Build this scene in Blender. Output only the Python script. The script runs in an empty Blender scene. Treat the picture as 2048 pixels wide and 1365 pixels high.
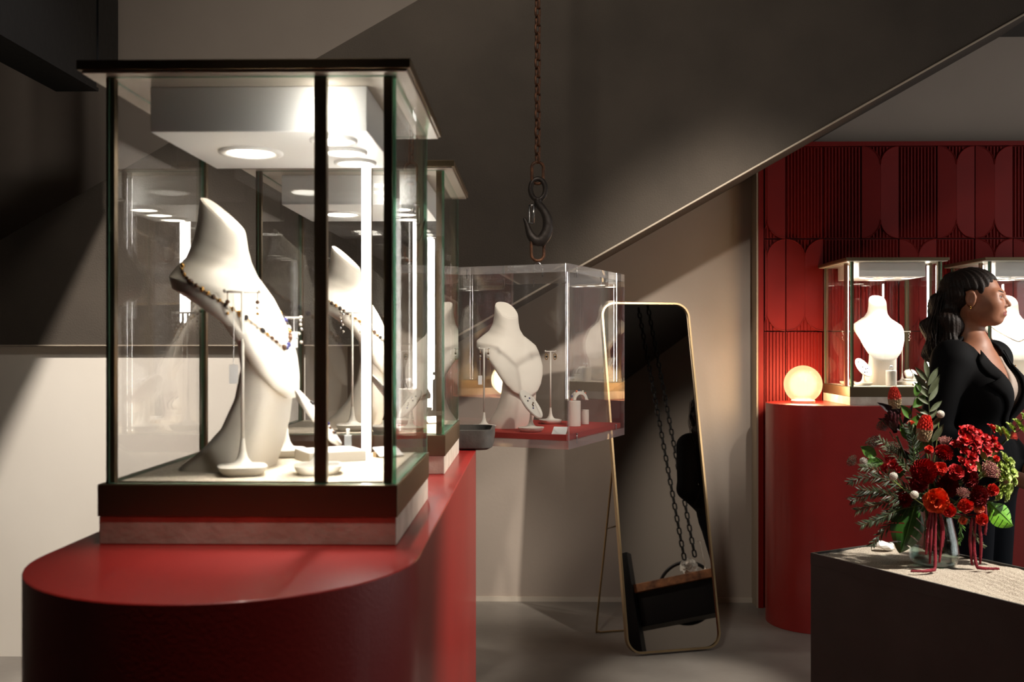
import bpy, bmesh, math, random
import numpy as np
from mathutils import Vector, Matrix
R = math.radians
rnd = random.Random(7)
scene = bpy.context.scene
COL = scene.collection

# ---------------------------------------------------------------- camera
F = 1991.0; HOR = 688.0; CAMZ = 1.22; YAW = R(1.2)
cam_d = bpy.data.cameras.new('camera'); cam = bpy.data.objects.new('camera', cam_d); COL.objects.link(cam)
cam.location = (0, 0, CAMZ); cam.rotation_euler = (R(90), 0, YAW)
cam_d.sensor_width = 36.0; cam_d.lens = F / 2048 * 36
cam_d.shift_y = (HOR - 682.5) / 2048
cam_d.clip_start = 0.05
cam_d.dof.use_dof = True; cam_d.dof.focus_distance = 3.5; cam_d.dof.aperture_fstop = 8.0
scene.camera = cam
# ---------------------------------------------------------------- exposure and render behaviour
vs = scene.view_settings
vs.view_transform = 'Standard'; vs.look = 'None'; vs.gamma = 1.0; vs.use_curve_mapping = False
vs.exposure = 0.0
cy = scene.cycles
cy.use_denoising = True
cy.max_bounces = 10; cy.transparent_max_bounces = 40; cy.transmission_bounces = 8; cy.diffuse_bounces = 4; cy.glossy_bounces = 6
cy.sample_clamp_indirect = 6.0; cy.caustics_reflective = False; cy.caustics_refractive = False
# ---------------------------------------------------------------- sky seen through the shop windows
world = bpy.data.worlds.new('world'); scene.world = world; world.use_nodes = True
bg = world.node_tree.nodes['Background']; bg.inputs[0].default_value = (1.0, 0.96, 0.9, 1); bg.inputs[1].default_value = 2.2

def light(name, kind, loc, energy, color=(1, 1, 1), target=None, **kw):
    d = bpy.data.lights.new(name, kind); d.energy = energy; d.color = color
    for k, v in kw.items(): setattr(d, k, v)
    o = bpy.data.objects.new(name, d); COL.objects.link(o); o.location = loc
    if target is not None:
        o.rotation_euler = (Vector(target) - Vector(loc)).to_track_quat('-Z', 'Y').to_euler()
    return o
# window portals (they add no light, only guide the sampling of the sky)
WX = 3.7; WY0, WY1, WZ0, WZ1 = 1.2, 4.1, 0.2, 2.6
p = light('window_portal', 'AREA', (WX + .02, (WY0 + WY1) / 2, (WZ0 + WZ1) / 2), 1, target=(0, (WY0 + WY1) / 2, (WZ0 + WZ1) / 2), shape='RECTANGLE', size=WY1 - WY0, size_y=WZ1 - WZ0)
p.data.cycles.is_portal = True
# added spotlights with no fixtures, out of view, each brightening one area
WARM = (1, .86, .70)
def fill_spot(loc, target, watts, deg, color=WARM, blend=.8, soft=.05):
    return light('added_spot', 'SPOT', loc, watts, color, target, spot_size=R(deg), spot_blend=blend, shadow_soft_size=soft)
NEUT = (1, .92, .83)
fill_spot((1.9, 1.3, 3.25), (.16, 4.7, .66), 700, 22, NEUT, 1.)               # wall behind the mirror and hanging box
fill_spot((1.3, .25, 3.2), (.66, 4.7, 1.15), 420, 17, NEUT, 1.)               # wall right of the mirror
fill_spot((-.95, 1.9, 3.2), (-1.65, 3.85, .50), 560, 46, (1, .93, .86), 1.)  # cream wall at the left
fill_spot((2.15, 1.7, 3.1), (1.2, 2.4, .7), 640, 27, (1, .93, .84))           # sand table and flowers
fill_spot((3.4, 2.4, 2.3), (1.72, 3.3, 1.33), 380, 15, (1, .90, .80))         # woman, standing in for window light from the right
fill_spot((2.3, 1.7, 3.2), (-.14, 2.1, .55), 620, 26, NEUT)                   # right flank of the near counter, standing in for window light
fill_spot((1.0, 3.1, 3.25), (.56, 3.56, 0), 260, 15, NEUT)                     # added for the light the mirror throws on the floor before it
fill_spot((-.3, 1.4, 3.2), (-.9, 4.7, 3.0), 45, 60, NEUT)                     # upper wall behind the stairs
fill_spot((1.0, .9, 3.2), (3.7, .45, 1.3), 240, 60, NEUT, 1.)                # right wall and workbench, seen in the mirror
fill_spot((1.1, 1.3, 3.25), (.0, 3.0, 1.15), 260, 15, NEUT)                   # hanging box
fill_spot((-.4, 1.15, 3.25), (-.15, 3.8, 2.0), 120, 84, NEUT, 1., .15)        # general flood on the stair side

fill_spot((-.15, .90, 3.2), (-.36, 1.12,   .96), 120, 17, NEUT, 1.)              # rounded end of the near counter

# ---------------------------------------------------------------- helpers
def sl(c):
    return tuple((x / 255 / 12.92) if x <= 10 else ((x / 255 + .055) / 1.055) ** 2.4 for x in c)
def pt(u, v, Y):
    t = (u - 1024) / F; s = (HOR - v) / F
    dx = -math.sin(YAW) + math.cos(YAW) * t; dy = math.cos(YAW) + math.sin(YAW) * t
    k = Y / dy
    return Vector((dx * k, Y, CAMZ + s * k))
def gp(u, v, z):
    t = (u - 1024) / F; s = (HOR - v) / F
    k = (z - CAMZ) / s
    return Vector(((-math.sin(YAW) + math.cos(YAW) * t) * k, (math.cos(YAW) + math.sin(YAW) * t) * k, z))

MATS = {}
def mat(name, col=(200, 200, 200), rough=.5, metal=0., bump=None, noise=None, emit=None, coat=0, spec=None, sheen=0, trans=0, sss=0):
    """procedural principled material; noise=(scale, second colour, detail), bump=(scale, strength)"""
    if name in MATS: return MATS[name]
    m = bpy.data.materials.new(name); m.use_nodes = True
    nt = m.node_tree; b = nt.nodes['Principled BSDF']
    b.inputs['Base Color'].default_value = (*sl(col), 1); b.inputs['Roughness'].default_value = rough; b.inputs['Metallic'].default_value = metal
    if coat: b.inputs['Coat Weight'].default_value = coat; b.inputs['Coat Roughness'].default_value = .12
    if spec is not None: b.inputs['Specular IOR Level'].default_value = spec
    if sheen: b.inputs['Sheen Weight'].default_value = sheen
    if trans: b.inputs['Transmission Weight'].default_value = trans
    if sss: b.inputs['Subsurface Weight'].default_value = sss; b.inputs['Subsurface Radius'].default_value = (.01, .004, .002)
    if emit: b.inputs['Emission Color'].default_value = (*sl(emit[0]), 1); b.inputs['Emission Strength'].default_value = emit[1]
    tc = None
    def coords():
        nonlocal tc
        if tc is None: tc = nt.nodes.new('ShaderNodeTexCoord')
        return tc.outputs['Object']
    if noise:
        n = nt.nodes.new('ShaderNodeTexNoise'); n.inputs['Scale'].default_value = noise[0]; n.inputs['Detail'].default_value = noise[2] if len(noise) > 2 else 4
        nt.links.new(coords(), n.inputs['Vector'])
        mx = nt.nodes.new('ShaderNodeMix'); mx.data_type = 'RGBA'
        r_ = nt.nodes.new('ShaderNodeMapRange'); r_.inputs[1].default_value = .35; r_.inputs[2].default_value = .65
        nt.links.new(n.outputs[0], r_.inputs[0]); nt.links.new(r_.outputs[0], mx.inputs[0])
        mx.inputs[6].default_value = (*sl(col), 1); mx.inputs[7].default_value = (*sl(noise[1]), 1)
        nt.links.new(mx.outputs[2], b.inputs['Base Color'])
    if bump:
        n = nt.nodes.new('ShaderNodeTexNoise'); n.inputs['Scale'].default_value = bump[0]; n.inputs['Detail'].default_value = 6
        nt.links.new(coords(), n.inputs['Vector'])
        bp = nt.nodes.new('ShaderNodeBump'); bp.inputs['Strength'].default_value = bump[1]; bp.inputs['Distance'].default_value = .01
        nt.links.new(n.outputs[0], bp.inputs['Height']); nt.links.new(bp.outputs[0], b.inputs['Normal'])
    MATS[name] = m
    return m
def clear_glass(name, tint=(255, 255, 255), f0=.04, haze=0., haze_col=(255, 255, 255)):
    """pane: clear transmission with a Schlick reflection; optional diffuse haze"""
    if name in MATS: return MATS[name]
    m = bpy.data.materials.new(name); m.use_nodes = True; nt = m.node_tree; N = nt.nodes
    for n in list(N):
        if n.type != 'OUTPUT_MATERIAL': N.remove(n)
    out = [n for n in N if n.type == 'OUTPUT_MATERIAL'][0]
    lw = N.new('ShaderNodeLayerWeight'); lw.inputs[0].default_value = .5
    pw = N.new('ShaderNodeMath'); pw.operation = 'POWER'; pw.inputs[1].default_value = 5
    ma = N.new('ShaderNodeMath'); ma.operation = 'MULTIPLY_ADD'; ma.inputs[1].default_value = 1 - f0; ma.inputs[2].default_value = f0
    nt.links.new(lw.outputs['Facing'], pw.inputs[0]); nt.links.new(pw.outputs[0], ma.inputs[0])
    tr = N.new('ShaderNodeBsdfTransparent'); tr.inputs[0].default_value = (*sl(tint), 1)
    gl = N.new('ShaderNodeBsdfGlossy'); gl.inputs['Roughness'].default_value = .01; gl.inputs[0].default_value = (1, 1, 1, 1)
    mx = N.new('ShaderNodeMixShader'); nt.links.new(ma.outputs[0], mx.inputs[0]); nt.links.new(tr.outputs[0], mx.inputs[1]); nt.links.new(gl.outputs[0], mx.inputs[2])
    last = mx
    if haze:
        df = N.new('ShaderNodeBsdfDiffuse'); df.inputs[0].default_value = (*sl(haze_col), 1)
        m2 = N.new('ShaderNodeMixShader'); m2.inputs[0].default_value = haze
        nt.links.new(mx.outputs[0], m2.inputs[1]); nt.links.new(df.outputs[0], m2.inputs[2]); last = m2
    nt.links.new(last.outputs[0], out.inputs[0])
    MATS[name] = m
    return m

class MB:
    """collects geometry; build() links ONE mesh object"""
    def __init__(s): s.v = []; s.f = []; s.m = []
    def add(s, vs_, fs, mi=0):
        o = len(s.v); s.v.extend([tuple(x) for x in vs_])
        for f in fs: s.f.append(tuple(i + o for i in f)); s.m.append(mi)
        return s
    def box(s, x0, x1, y0, y1, z0, z1, mi=0, M=None):
        vs_ = [Vector(p) for p in ((x0, y0, z0), (x1, y0, z0), (x1, y1, z0), (x0, y1, z0), (x0, y0, z1), (x1, y0, z1), (x1, y1, z1), (x0, y1, z1))]
        if M is not None: vs_ = [M @ p for p in vs_]
        return s.add(vs_, [(0, 3, 2, 1), (4, 5, 6, 7), (0, 1, 5, 4), (1, 2, 6, 5), (2, 3, 7, 6), (3, 0, 4, 7)], mi)
    def prism(s, poly, z0, z1, mi=0, M=None):
        n = len(poly)
        vs_ = [Vector((a, b, z0)) for a, b in poly] + [Vector((a, b, z1)) for a, b in poly]
        if M is not None: vs_ = [M @ p for p in vs_]
        return s.add(vs_, [tuple(range(n - 1, -1, -1)), tuple(range(n, 2 * n))] + [(i, (i + 1) % n, n + (i + 1) % n, n + i) for i in range(n)], mi)
    def loft(s, rings, mi=0, cap0=True, cap1=True):
        n = len(rings[0]); vs_ = [q for r in rings for q in r]; fs = []
        for j in range(len(rings) - 1):
            for i in range(n):
                a = j * n + i; b = j * n + (i + 1) % n
                fs.append((a, b, b + n, a + n))
        if cap0: fs.append(tuple(range(n - 1, -1, -1)))
        if cap1: fs.append(tuple(range((len(rings) - 1) * n, len(rings) * n)))
        return s.add(vs_, fs, mi)
    def lathe(s, prof, n=24, c=(0, 0, 0), mi=0, M=None, cap=True):
        rings = []
        for r, z in prof:
            ring = [Vector((c[0] + r * math.cos(2 * math.pi * i / n), c[1] + r * math.sin(2 * math.pi * i / n), c[2] + z)) for i in range(n)]
            if M is not None: ring = [M @ q for q in ring]
            rings.append(ring)
        return s.loft(rings, mi, cap, cap)
    def tube(s, path, rad, n=8, closed=False, mi=0):
        P = [Vector(q) for q in path]; k = len(P)
        rr = rad if hasattr(rad, '__len__') else [rad] * k
        T = []
        for i in range(k):
            if closed: t = P[(i + 1) % k] - P[i - 1]
            else: t = P[min(i + 1, k - 1)] - P[max(i - 1, 0)]
            T.append(t.normalized() if t.length > 1e-9 else Vector((0, 0, 1)))
        a = Vector((0, 0, 1)) if abs(T[0].z) < .9 else Vector((1, 0, 0))
        nrm = (a - T[0] * a.dot(T[0])).normalized(); rings = []
        for i in range(k):
            nrm = (nrm - T[i] * nrm.dot(T[i])).normalized(); bi = T[i].cross(nrm)
            rings.append([P[i] + (nrm * math.cos(2 * math.pi * j / n) + bi * math.sin(2 * math.pi * j / n)) * rr[i] for j in range(n)])
        if closed: rings.append(rings[0]); return s.loft(rings, mi, False, False)
        return s.loft(rings, mi)
    def sphere(s, c, r, n=12, m=8, mi=0, sc=(1, 1, 1)):
        prof = [(math.sin(math.pi * j / m), -math.cos(math.pi * j / m)) for j in range(m + 1)]
        rings = [[Vector((c[0] + r * sc[0] * max(a, 1e-4) * math.cos(2 * math.pi * i / n), c[1] + r * sc[1] * max(a, 1e-4) * math.sin(2 * math.pi * i / n), c[2] + r * sc[2] * b)) for i in range(n)] for a, b in prof]
        return s.loft(rings, mi)
    def build(s, name, mats, parent=None, smooth=False, origin=None, bevel=0, sharp=None):
        if not isinstance(mats, (list, tuple)): mats = [mats]
        o_ = Vector(origin) if origin is not None else None
        me = bpy.data.meshes.new(name)
        me.from_pydata([tuple(Vector(q) - o_) for q in s.v] if o_ is not None else s.v, [], s.f)
        for m in mats: me.materials.append(m)
        if len(mats) > 1: me.polygons.foreach_set('material_index', s.m)
        if smooth:
            me.polygons.foreach_set('use_smooth', [True] * len(me.polygons))
            if sharp: me.set_sharp_from_angle(angle=R(sharp))
        me.update()
        o = bpy.data.objects.new(name, me); COL.objects.link(o)
        if parent is not None: o.parent = parent
        if bevel:
            b = o.modifiers.new('bevel', 'BEVEL'); b.width = bevel; b.segments = 2; b.limit_method = 'ANGLE'; b.harden_normals = False
        return o

def tag(o, label=None, cat=None, group=None, kind=None):
    if label: o['label'] = label
    if cat: o['category'] = cat
    if group: o['group'] = group
    if kind: o['kind'] = kind
    return o
def thing(name, label, cat, loc=(0, 0, 0), rz=0, group=None):
    o = bpy.data.objects.new(name, None); COL.objects.link(o); o.empty_display_size = .05
    o.location = loc; o.rotation_euler = (0, 0, rz)
    return tag(o, label, cat, group)
def copy_tree(o, loc=None, rz=None, label=None, parent=None):
    c = o.copy(); COL.objects.link(c); c.parent = parent
    if loc is not None: c.location = loc
    if rz is not None: c.rotation_euler = (0, 0, rz)
    if label: c['label'] = label
    for ch in list(o.children): copy_tree(ch, parent=c)
    return c
def struct(o): o['kind'] = 'structure'; return o

# ---------------------------------------------------------------- materials
m_floor = mat('polished_concrete', (150, 143, 134), .38, bump=(30, .06), noise=(2.2, (122, 115, 107), 8))
m_wall = mat('beige_plaster', (178, 164, 150), .85, bump=(60, .05), noise=(1.4, (168, 154, 141), 6))
m_wallw = mat('cream_plaster', (226, 217, 203), .8, bump=(50, .03), noise=(1.2, (216, 206, 192), 6))
m_upper = mat('grey_plaster', (150, 142, 134), .85, bump=(50, .05))
m_stair = mat('taupe_stucco', (78, 69, 59), .9, bump=(160, .25), noise=(3, (68, 60, 51), 8))
m_soffit = mat('dark_soffit', (66, 56, 47), .9, bump=(100, .1))
m_edge = mat('pale_edge_bead', (172, 158, 138), .7)
m_ceil = mat('dark_ceiling', (70, 66, 62), .9)
m_black = mat('black_steel', (16, 16, 17), .45, .6, bump=(40, .08))
m_red = mat('red_lacquer', (158, 34, 28), .42, coat=.3, bump=(220, .05), noise=(5, (148, 30, 25), 6))
m_tile = mat('red_glazed_tile', (128, 20, 14), .6, spec=.25, bump=(25, .04), noise=(4, (120, 18, 14), 6))
m_grout = mat('dark_red_grout', (58, 10, 8), .9)
m_bronze = mat('brushed_bronze', (116, 99, 76), .4, .85, bump=(60, .04))
m_brass = mat('brushed_brass', (176, 150, 112), .3, .9)
m_slab = mat('pale_travertine', (222, 212, 196), .6, noise=(22, (196, 184, 166), 8), bump=(90, .08))
m_pad = mat('linen_sand_pad', (226, 214, 194), .95, noise=(160, (204, 190, 166), 3), bump=(260, .3))
m_white = mat('white_lacquer', (244, 242, 236), .45)
m_bust = mat('ivory_leatherette', (236, 226, 210), .6, bump=(300, .03))
m_stand = mat('cream_enamel', (232, 224, 210), .5)
m_led = mat('led_diffuser', (255, 255, 255), .5, emit=((255, 252, 244), 26))
m_lens = mat('lit_downlight_lens', (255, 255, 255), .5, emit=((255, 248, 232), 12))
m_glass = clear_glass('clear_pane')
m_glasse = clear_glass('green_pane_edge', (110, 172, 138), .05, .4, (140, 190, 158))
m_acry = clear_glass('clear_acrylic', (252, 252, 252), .03, .006)
m_acrye = clear_glass('acrylic_polished_edge', (250, 246, 244), .20, .15, (255, 250, 246))
m_silver = mat('silver', (215, 215, 215), .25, 1.)
m_gold = mat('gold', (205, 160, 90), .25, 1.)
m_paper = mat('white_card', (245, 243, 238), .7)
m_rust = mat('rusty_chain_steel', (110, 72, 48), .55, .6, noise=(60, (60, 38, 26), 6), bump=(120, .3))
m_iron = mat('blackened_hook_iron', (52, 45, 40), .5, .6, bump=(60, .2))
m_chrome = mat('dull_steel', (150, 148, 145), .3, 1.)

# ================================================================ THE SETTING
ZC = 3.35; YB = 4.72; XL = -2.75; YF = -2.6
struct(MB().box(XL, WX, YF, YB, -.1, 0).build('floor', m_floor))
struct(MB().box(XL, WX, YF, YB, ZC, ZC + .1).build('ceiling', m_ceil))
struct(MB().box(XL, WX + .2, YB, YB + .1, 0, ZC).build('wall_back', m_wall))
struct(MB().box(XL - .1, XL, YF, YB + .1, 0, ZC).build('wall_left', m_upper))
struct(MB().box(XL, WX, YF - .1, YF, 0, ZC).build('wall_front', m_ceil))
w = MB().box(WX, WX + .14, YF, WY0, 0, ZC).box(WX, WX + .14, WY1, YB, 0, ZC).box(WX, WX + .14, WY0, WY1, 0, WZ0).box(WX, WX + .14, WY0, WY1, WZ1, ZC)
struct(w.build('wall_right', m_upper))
# window in the right wall
win = struct(thing('window_1', None, None, (WX + .07, (WY0 + WY1) / 2, WZ0)))
fr = MB()
for y in (WY0, WY0 + .967, WY0 + 1.933, WY1): fr.box(WX + .03, WX + .11, max(WY0, y - .03), min(WY1, y + .03), WZ0, WZ1)
for z in (WZ0, WZ1): fr.box(WX + .03, WX + .11, WY0, WY1, max(WZ0, z - .05), min(WZ1, z + .05))
fr.build('window_frame', m_black, win, origin=win.location)
for k in range(3):
    MB().box(WX + .065, WX + .071, WY0 + k * .967 + .03, WY0 + k * .967 + .94, WZ0 + .05, WZ1 - .05).build('pane', clear_glass('window_pane', (250, 252, 255)), win, origin=win.location)
# under-stair wall, flush with the stair side
YS = 3.80
xe = pt(612, 900, YS + .05).x
struct(MB().box(XL, xe, YS + .04, YS + .14, 0, 1.2105).box(xe - .1, xe, YS + .14, YB, 0, 1.2105).build('wall_understair', m_wallw))
struct(MB().box(xe, pt(1516, 900, YB).x, YB - .012, YB, 0, .022).build('baseboard_back', mat('pale_skirting', (196, 184, 168), .7)))
# ceiling bulkhead at the upper right
xb = pt(1985, 60, 4.3).x
struct(MB().box(xb, WX, 4.3, YB, pt(2006, 74, YB).z, ZC).build('trim_1', m_ceil))

# ---- staircase side
st = thing('staircase', 'dark taupe plastered staircase side rising diagonally to the right behind everything', 'staircase', (xe, YS, 0))
p_lo = [pt(880, 689, YS), pt(1165, 528, YS), pt(2048, 27, YS)]
sl_ = (p_lo[2].z - p_lo[1].z) / (p_lo[2].x - p_lo[1].x)
z0 = 1.216; x0 = p_lo[1].x - (p_lo[1].z - z0) / sl_
def lo_z(x): return p_lo[1].z + sl_ * (x - p_lo[1].x)
up = pt(222, 353, YS)
def up_z(x): return up.z + sl_ * (x - up.x)
xl_top = x0 + (ZC - z0) / sl_; xu_top = up.x + (ZC - up.z) / sl_
MY = Matrix(((1, 0, 0, 0), (0, 0, -1, 0), (0, 1, 0, 0), (0, 0, 0, 1)))   # (x, z, depth) -> world, depth 0 at y=0, going to -y
def xz_prism(mb, poly, ya, yb_, mi=0):
    return mb.prism(poly, -yb_, -ya, mi, MY)
poly = [(XL, z0), (x0, z0), (xl_top, ZC), (xu_top, ZC), (XL, up_z(XL))]
xz_prism(MB(), poly, YS, YS + .09).build('balustrade', m_stair, st, origin=st.location)
th = .06
poly = [(XL, z0 + .012), (x0 + .004, z0 + .012), (xl_top, ZC), (xl_top - .3, ZC), (x0 - .1, z0 + .16), (XL, z0 + .16)]
xz_prism(MB(), poly, YS + .09, YB).build('soffit', m_soffit, st, origin=st.location)
e = .0045
poly = [(XL, z0 - e), (x0 + e, z0 - e), (xl_top + e * 2, ZC), (xl_top, ZC), (x0, z0), (XL, z0)]
xz_prism(MB(), poly, YS - .004, YS + .035).build('edge_bead', m_edge, st, origin=st.location)

# ---- red tiled wall
YR = 4.62
xr0 = pt(1518, 600, YR).x
ztop = pt(1700, 285, YR).z
wt = struct(MB().box(xr0, WX, YR + .012, YB, 0, ztop).build('wall_tiled', m_grout))
MB().box(xr0, WX, YR - .012, YR + .02, pt(1700, 293, YR).z, ztop + .002).build('top_trim', m_tile, wt)
MB().box(xr0 - .004, xr0 + .02, YR - .006, YB, 0, ztop).build('side_trim', m_tile, wt)
MB().box(xr0 - .012, xr0 - .004, YR - .004, YB, 0, ztop).build('corner_bead', m_edge, wt)
TW = (pt(1949, 400, YR).x - pt(1571, 400, YR).x) / 5; TH = (pt(1700, 476, YR).z - pt(1700, 661, YR).z)
tx0 = pt(1571, 400, YR).x; tz0 = pt(1700, 293, YR).z
GAP = .0025
def tile_mesh(kind):
    mb = MB(); w_, h_ = TW - 2 * GAP, TH - 2 * GAP
    mb.box(0, w_, 0, .012, -h_, 0)
    nr = 11; pitch = w_ / nr; rr = w_ / 2
    def rib(x, za, zb):
        if zb - za < .006: return
        hw = pitch * .27; ring = []
        prof = [(-hw, .0), (-hw * .6, -.008), (hw * .6, -.008), (hw, .0)]
        mb.loft([[Vector((x + a, b, z)) for a, b in prof] for z in (za, zb)])
    if kind == 'A':
        for i in range(nr): rib(pitch * (i + .5), -h_ + .003, -.003)
        return mb
    # kind B: two raised half capsules whose rounded ends leave fluted spandrels at the tile centre
    def arc(side):
        P = []
        cx = 0 if side < 0 else w_
        for k in range(13):
            a = math.pi / 2 * k / 12
            P.append((cx + (rr * .995) * math.sin(a) * (1 if side < 0 else -1), -rr + rr * math.cos(a)))
        for k in range(12, -1, -1):
            a = math.pi / 2 * k / 12
            P.append((cx + (rr * .995) * math.sin(a) * (1 if side < 0 else -1), -h_ + rr - rr * math.cos(a)))
        return P if side < 0 else P[::-1]
    for sd in (-1, 1):
        P = arc(sd)
        n = len(P)
        # slightly bevelled raised plate, pitched like a shallow roof towards the tile centre
        cx = 0 if sd < 0 else w_
        def dep(x): return -.006 - .006 * (abs(x - cx) / rr)
        top = [Vector((x, dep(x), z)) for x, z in P]; bot = [Vector((x, .001, z)) for x, z in P]
        fs = [tuple(range(n)) if sd > 0 else tuple(range(n))]
        fs += [(i, n + i, n + (i + 1) % n, (i + 1) % n) for i in range(n)]
        mb.add(top + bot, fs)
        # arc bead
        for seg in (P[:13], P[13:]):
            mb.tube([Vector((x, dep(x) - .0005, z)) for x, z in seg], .0022, 5)
    for i in range(nr):
        x = pitch * (i + .5); dx = min(x, w_ - x)
        dz = rr - math.sqrt(max(0, rr * rr - dx * dx))
        rib(x, -dz + .004, -.002); rib(x, -h_ + .002, -h_ + dz - .004)
    return mb
tA = tile_mesh('A'); tB = tile_mesh('B')
rowpat = ['BAABABBABABABAB', 'BBAABABBABABBAB', 'AABABBABABABABA', 'BABABABABABABAB', 'ABABBABABABABAB', 'BAABABABABABABA']
shared = {}
for r_ in range(6):
    for c_ in range(-1, 11):
        k = rowpat[r_][c_ + 1]
        x = tx0 + c_ * TW + GAP; z = tz0 - r_ * TH - GAP
        if x > WX - TW or z - TH < -.02: continue
        if c_ == -1:
            # cut tile at the wall's edge
            xa = pt(1529, 400, YR).x - x
            mb = MB()
            src = tile_mesh(k)
            me = bpy.data.meshes.new('tile_cut'); me.from_pydata(src.v, [], src.f)
            bm = bmesh.new(); bm.from_mesh(me); bpy.data.meshes.remove(me)
            bmesh.ops.bisect_plane(bm, geom=bm.verts[:] + bm.edges[:] + bm.faces[:], plane_co=(xa, 0, 0), plane_no=(-1, 0, 0), clear_outer=True)
            me = bpy.data.meshes.new('tile'); bm.to_mesh(me); bm.free(); me.materials.append(m_tile)
            o = bpy.data.objects.new('tile', me); COL.objects.link(o); o.parent = wt; o.location = (x, YR, z)
        elif k not in shared:
            o = (tA if k == 'A' else tB).build('tile', m_tile, wt); o.location = (x, YR, z); shared[k] = o
        else:
            o = shared[k].copy(); COL.objects.link(o); o.location = (x, YR, z)

# ---- black steel I-beam at the upper left
Yb1 = 3.35
bm_ = thing('steel_beam', 'black steel I-beam projecting from the upper left towards the stairs', 'beam', (pt(100, 100, Yb1).x, Yb1, pt(160, 183, Yb1).z))
zb = pt(197, 183, Yb1).z; xb0 = pt(124, 183, Yb1).x; xb1 = pt(197, 183, Yb1).x
xm = (xb0 + xb1) / 2 + .05
MB().box(xb0 - .02, xb1, .2, Yb1, zb, zb + .012).build('bottom_flange', m_black, bm_, origin=bm_.location)
MB().box(xm - .015, xm + .01, .2, Yb1 - .01, zb + .012, zb + .42).build('web', m_black, bm_, origin=bm_.location)
MB().box(xb0 - .02, xb1, .2, Yb1, zb + .42, zb + .434).build('top_flange', m_black, bm_, origin=bm_.location)
xc1 = pt(197, 60, Yb1).x; xc0 = pt(160, 60, Yb1).x
MB().box(xc0, xc1, Yb1, Yb1 + .16, zb + .10, ZC).build('end_post', m_black, bm_, origin=bm_.location)

# ================================================================ RED COUNTERS
HC = .96
def stadium(x0, x1, y0, y1, axis, n=28, ends=(True, True)):
    P = []
    if axis == 'y':
        r = (x1 - x0) / 2; cx = (x0 + x1) / 2
        for k in range(n + 1): a = math.pi + math.pi * k / n; P.append((cx + r * math.cos(a), y0 + r + r * math.sin(a)))
        for k in range(n + 1): a = math.pi * k / n; P.append((cx + r * math.cos(a), y1 - r + r * math.sin(a)))
    else:
        r = (y1 - y0) / 2; cy_ = (y0 + y1) / 2
        for k in range(n + 1): a = math.pi / 2 + math.pi * k / n; P.append((x0 + r + r * math.cos(a), cy_ + r * math.sin(a)))
        P += [(x1, y0), (x1, y1)]
    return P
def counter(label, poly, loc):
    t = tag(MB().prism(poly, 0, HC).build('display_counter', m_red, origin=loc, smooth=True, sharp=40, bevel=.0015), label, 'counter'); t.location = loc
    return t
CX0, CX1 = -.602, -.139
counter('red lacquered counter with rounded end carrying the two nearest glass cases', stadium(CX0, CX1, .985, 2.66, 'y'), ((CX0 + CX1) / 2, 1.8, 0))
x2 = pt(1533, 1000, 4.40).x
counter('dark red counter with rounded end standing along the red tiled wall', stadium(x2, WX - .02, 4.19, 4.605, 'x'), (2.3, 4.4, 0))

# ================================================================ GLASS DISPLAY CASES
def make_vitrine(label):
    t = thing('display_case', label, 'display case')
    a = .193; g = .181
    MB().box(-a, a, -a, a, 0, .0365).build('plinth', m_slab, t, bevel=.0015)
    MB().box(-a - .0015, a + .0015, -a - .0015, a + .0015, .0365, .078).build('base_frame', m_bronze, t, bevel=.001)
    MB().box(-.172, .172, -.172, .172, .076, .0795).build('floor_pad', m_pad, t)
    MB().box(-.2135, .2135, -.2135, .2135, .6095, .622).box(-.209, .209, -.209, .209, .606, .6096, 1).build('roof', [m_bronze, mat('roof_lining', (206, 196, 180), .35, .3)], t, bevel=.001)
    lb = MB().box(-.14, .14, -.1465, .1465, .545, .606).build('light_box', m_white, t, bevel=.0015)
    for (x, y, ro, ri) in ((0, .05, .047, .030), (-.085, -.09, .033, .022), (0, -.09, .033, .022), (.085, -.09, .033, .022)):
        d = MB().lathe([(ro, .0), (ro, -.003), (ro * .86, -.0045), (ri * 1.12, -.002), (ri * 1.1, .001)], 28, cap=False).build('downlight', m_white, t, smooth=True)
        d.location = (x, y, .545)
        l = MB().lathe([(ri, -.0036), (ri * .7, -.0042)], 24).build('lens', m_lens, d)
    for sx in (-1, 1):
        for sy in (-1, 1):
            MB().box(sx * g - .0055, sx * g + .0055, sy * g - .0055, sy * g + .0055, .078, .606).build('corner_post', m_bronze, t)
    for sx in (-1, 1):
        pr = MB().box(sx * (g - .002) - .006, sx * (g - .002) + .006, -.101, -.085, .078, .606).build('led_profile', m_bronze, t)
        x = sx * (g - .0095)
        MB().box(x - .0018, x + .0018, -.100, -.086, .082, .595).build('led_strip', m_led, pr)
    # panes; edges run past the posts and read green
    T = .0025
    def pane(x0, x1, y0, y1):
        mb = MB(); z0, z1 = .079, .6055
        vs_ = [(x0, y0, z0), (x1, y0, z0), (x1, y1, z0), (x0, y1, z0), (x0, y0, z1), (x1, y0, z1), (x1, y1, z1), (x0, y1, z1)]
        wide_x = (x1 - x0) > (y1 - y0)
        for f, ed in (((0, 3, 2, 1), 1), ((4, 5, 6, 7), 1), ((0, 1, 5, 4), 0 if wide_x else 1), ((1, 2, 6, 5), 1 if wide_x else 0), ((2, 3, 7, 6), 0 if wide_x else 1), ((3, 0, 4, 7), 1 if wide_x else 0)):
            mb.add([vs_[i] for i in f], [(0, 1, 2, 3)], ed)
        mb.build('glass_pane', [m_glass, m_glasse], t)
    e = g + .0058
    pane(-g - .004, g + .004, -e - 2 * T, -e); pane(-g + .006, g - .006, g - T, g + T)
    pane(-e - 2 * T, -e, -e - 2 * T, g); pane(e, e + 2 * T, -e - 2 * T, g)
    return t
V1 = Vector((-.3685, 1.470, HC)); V2 = Vector((-.3685, 2.170, HC))
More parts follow.
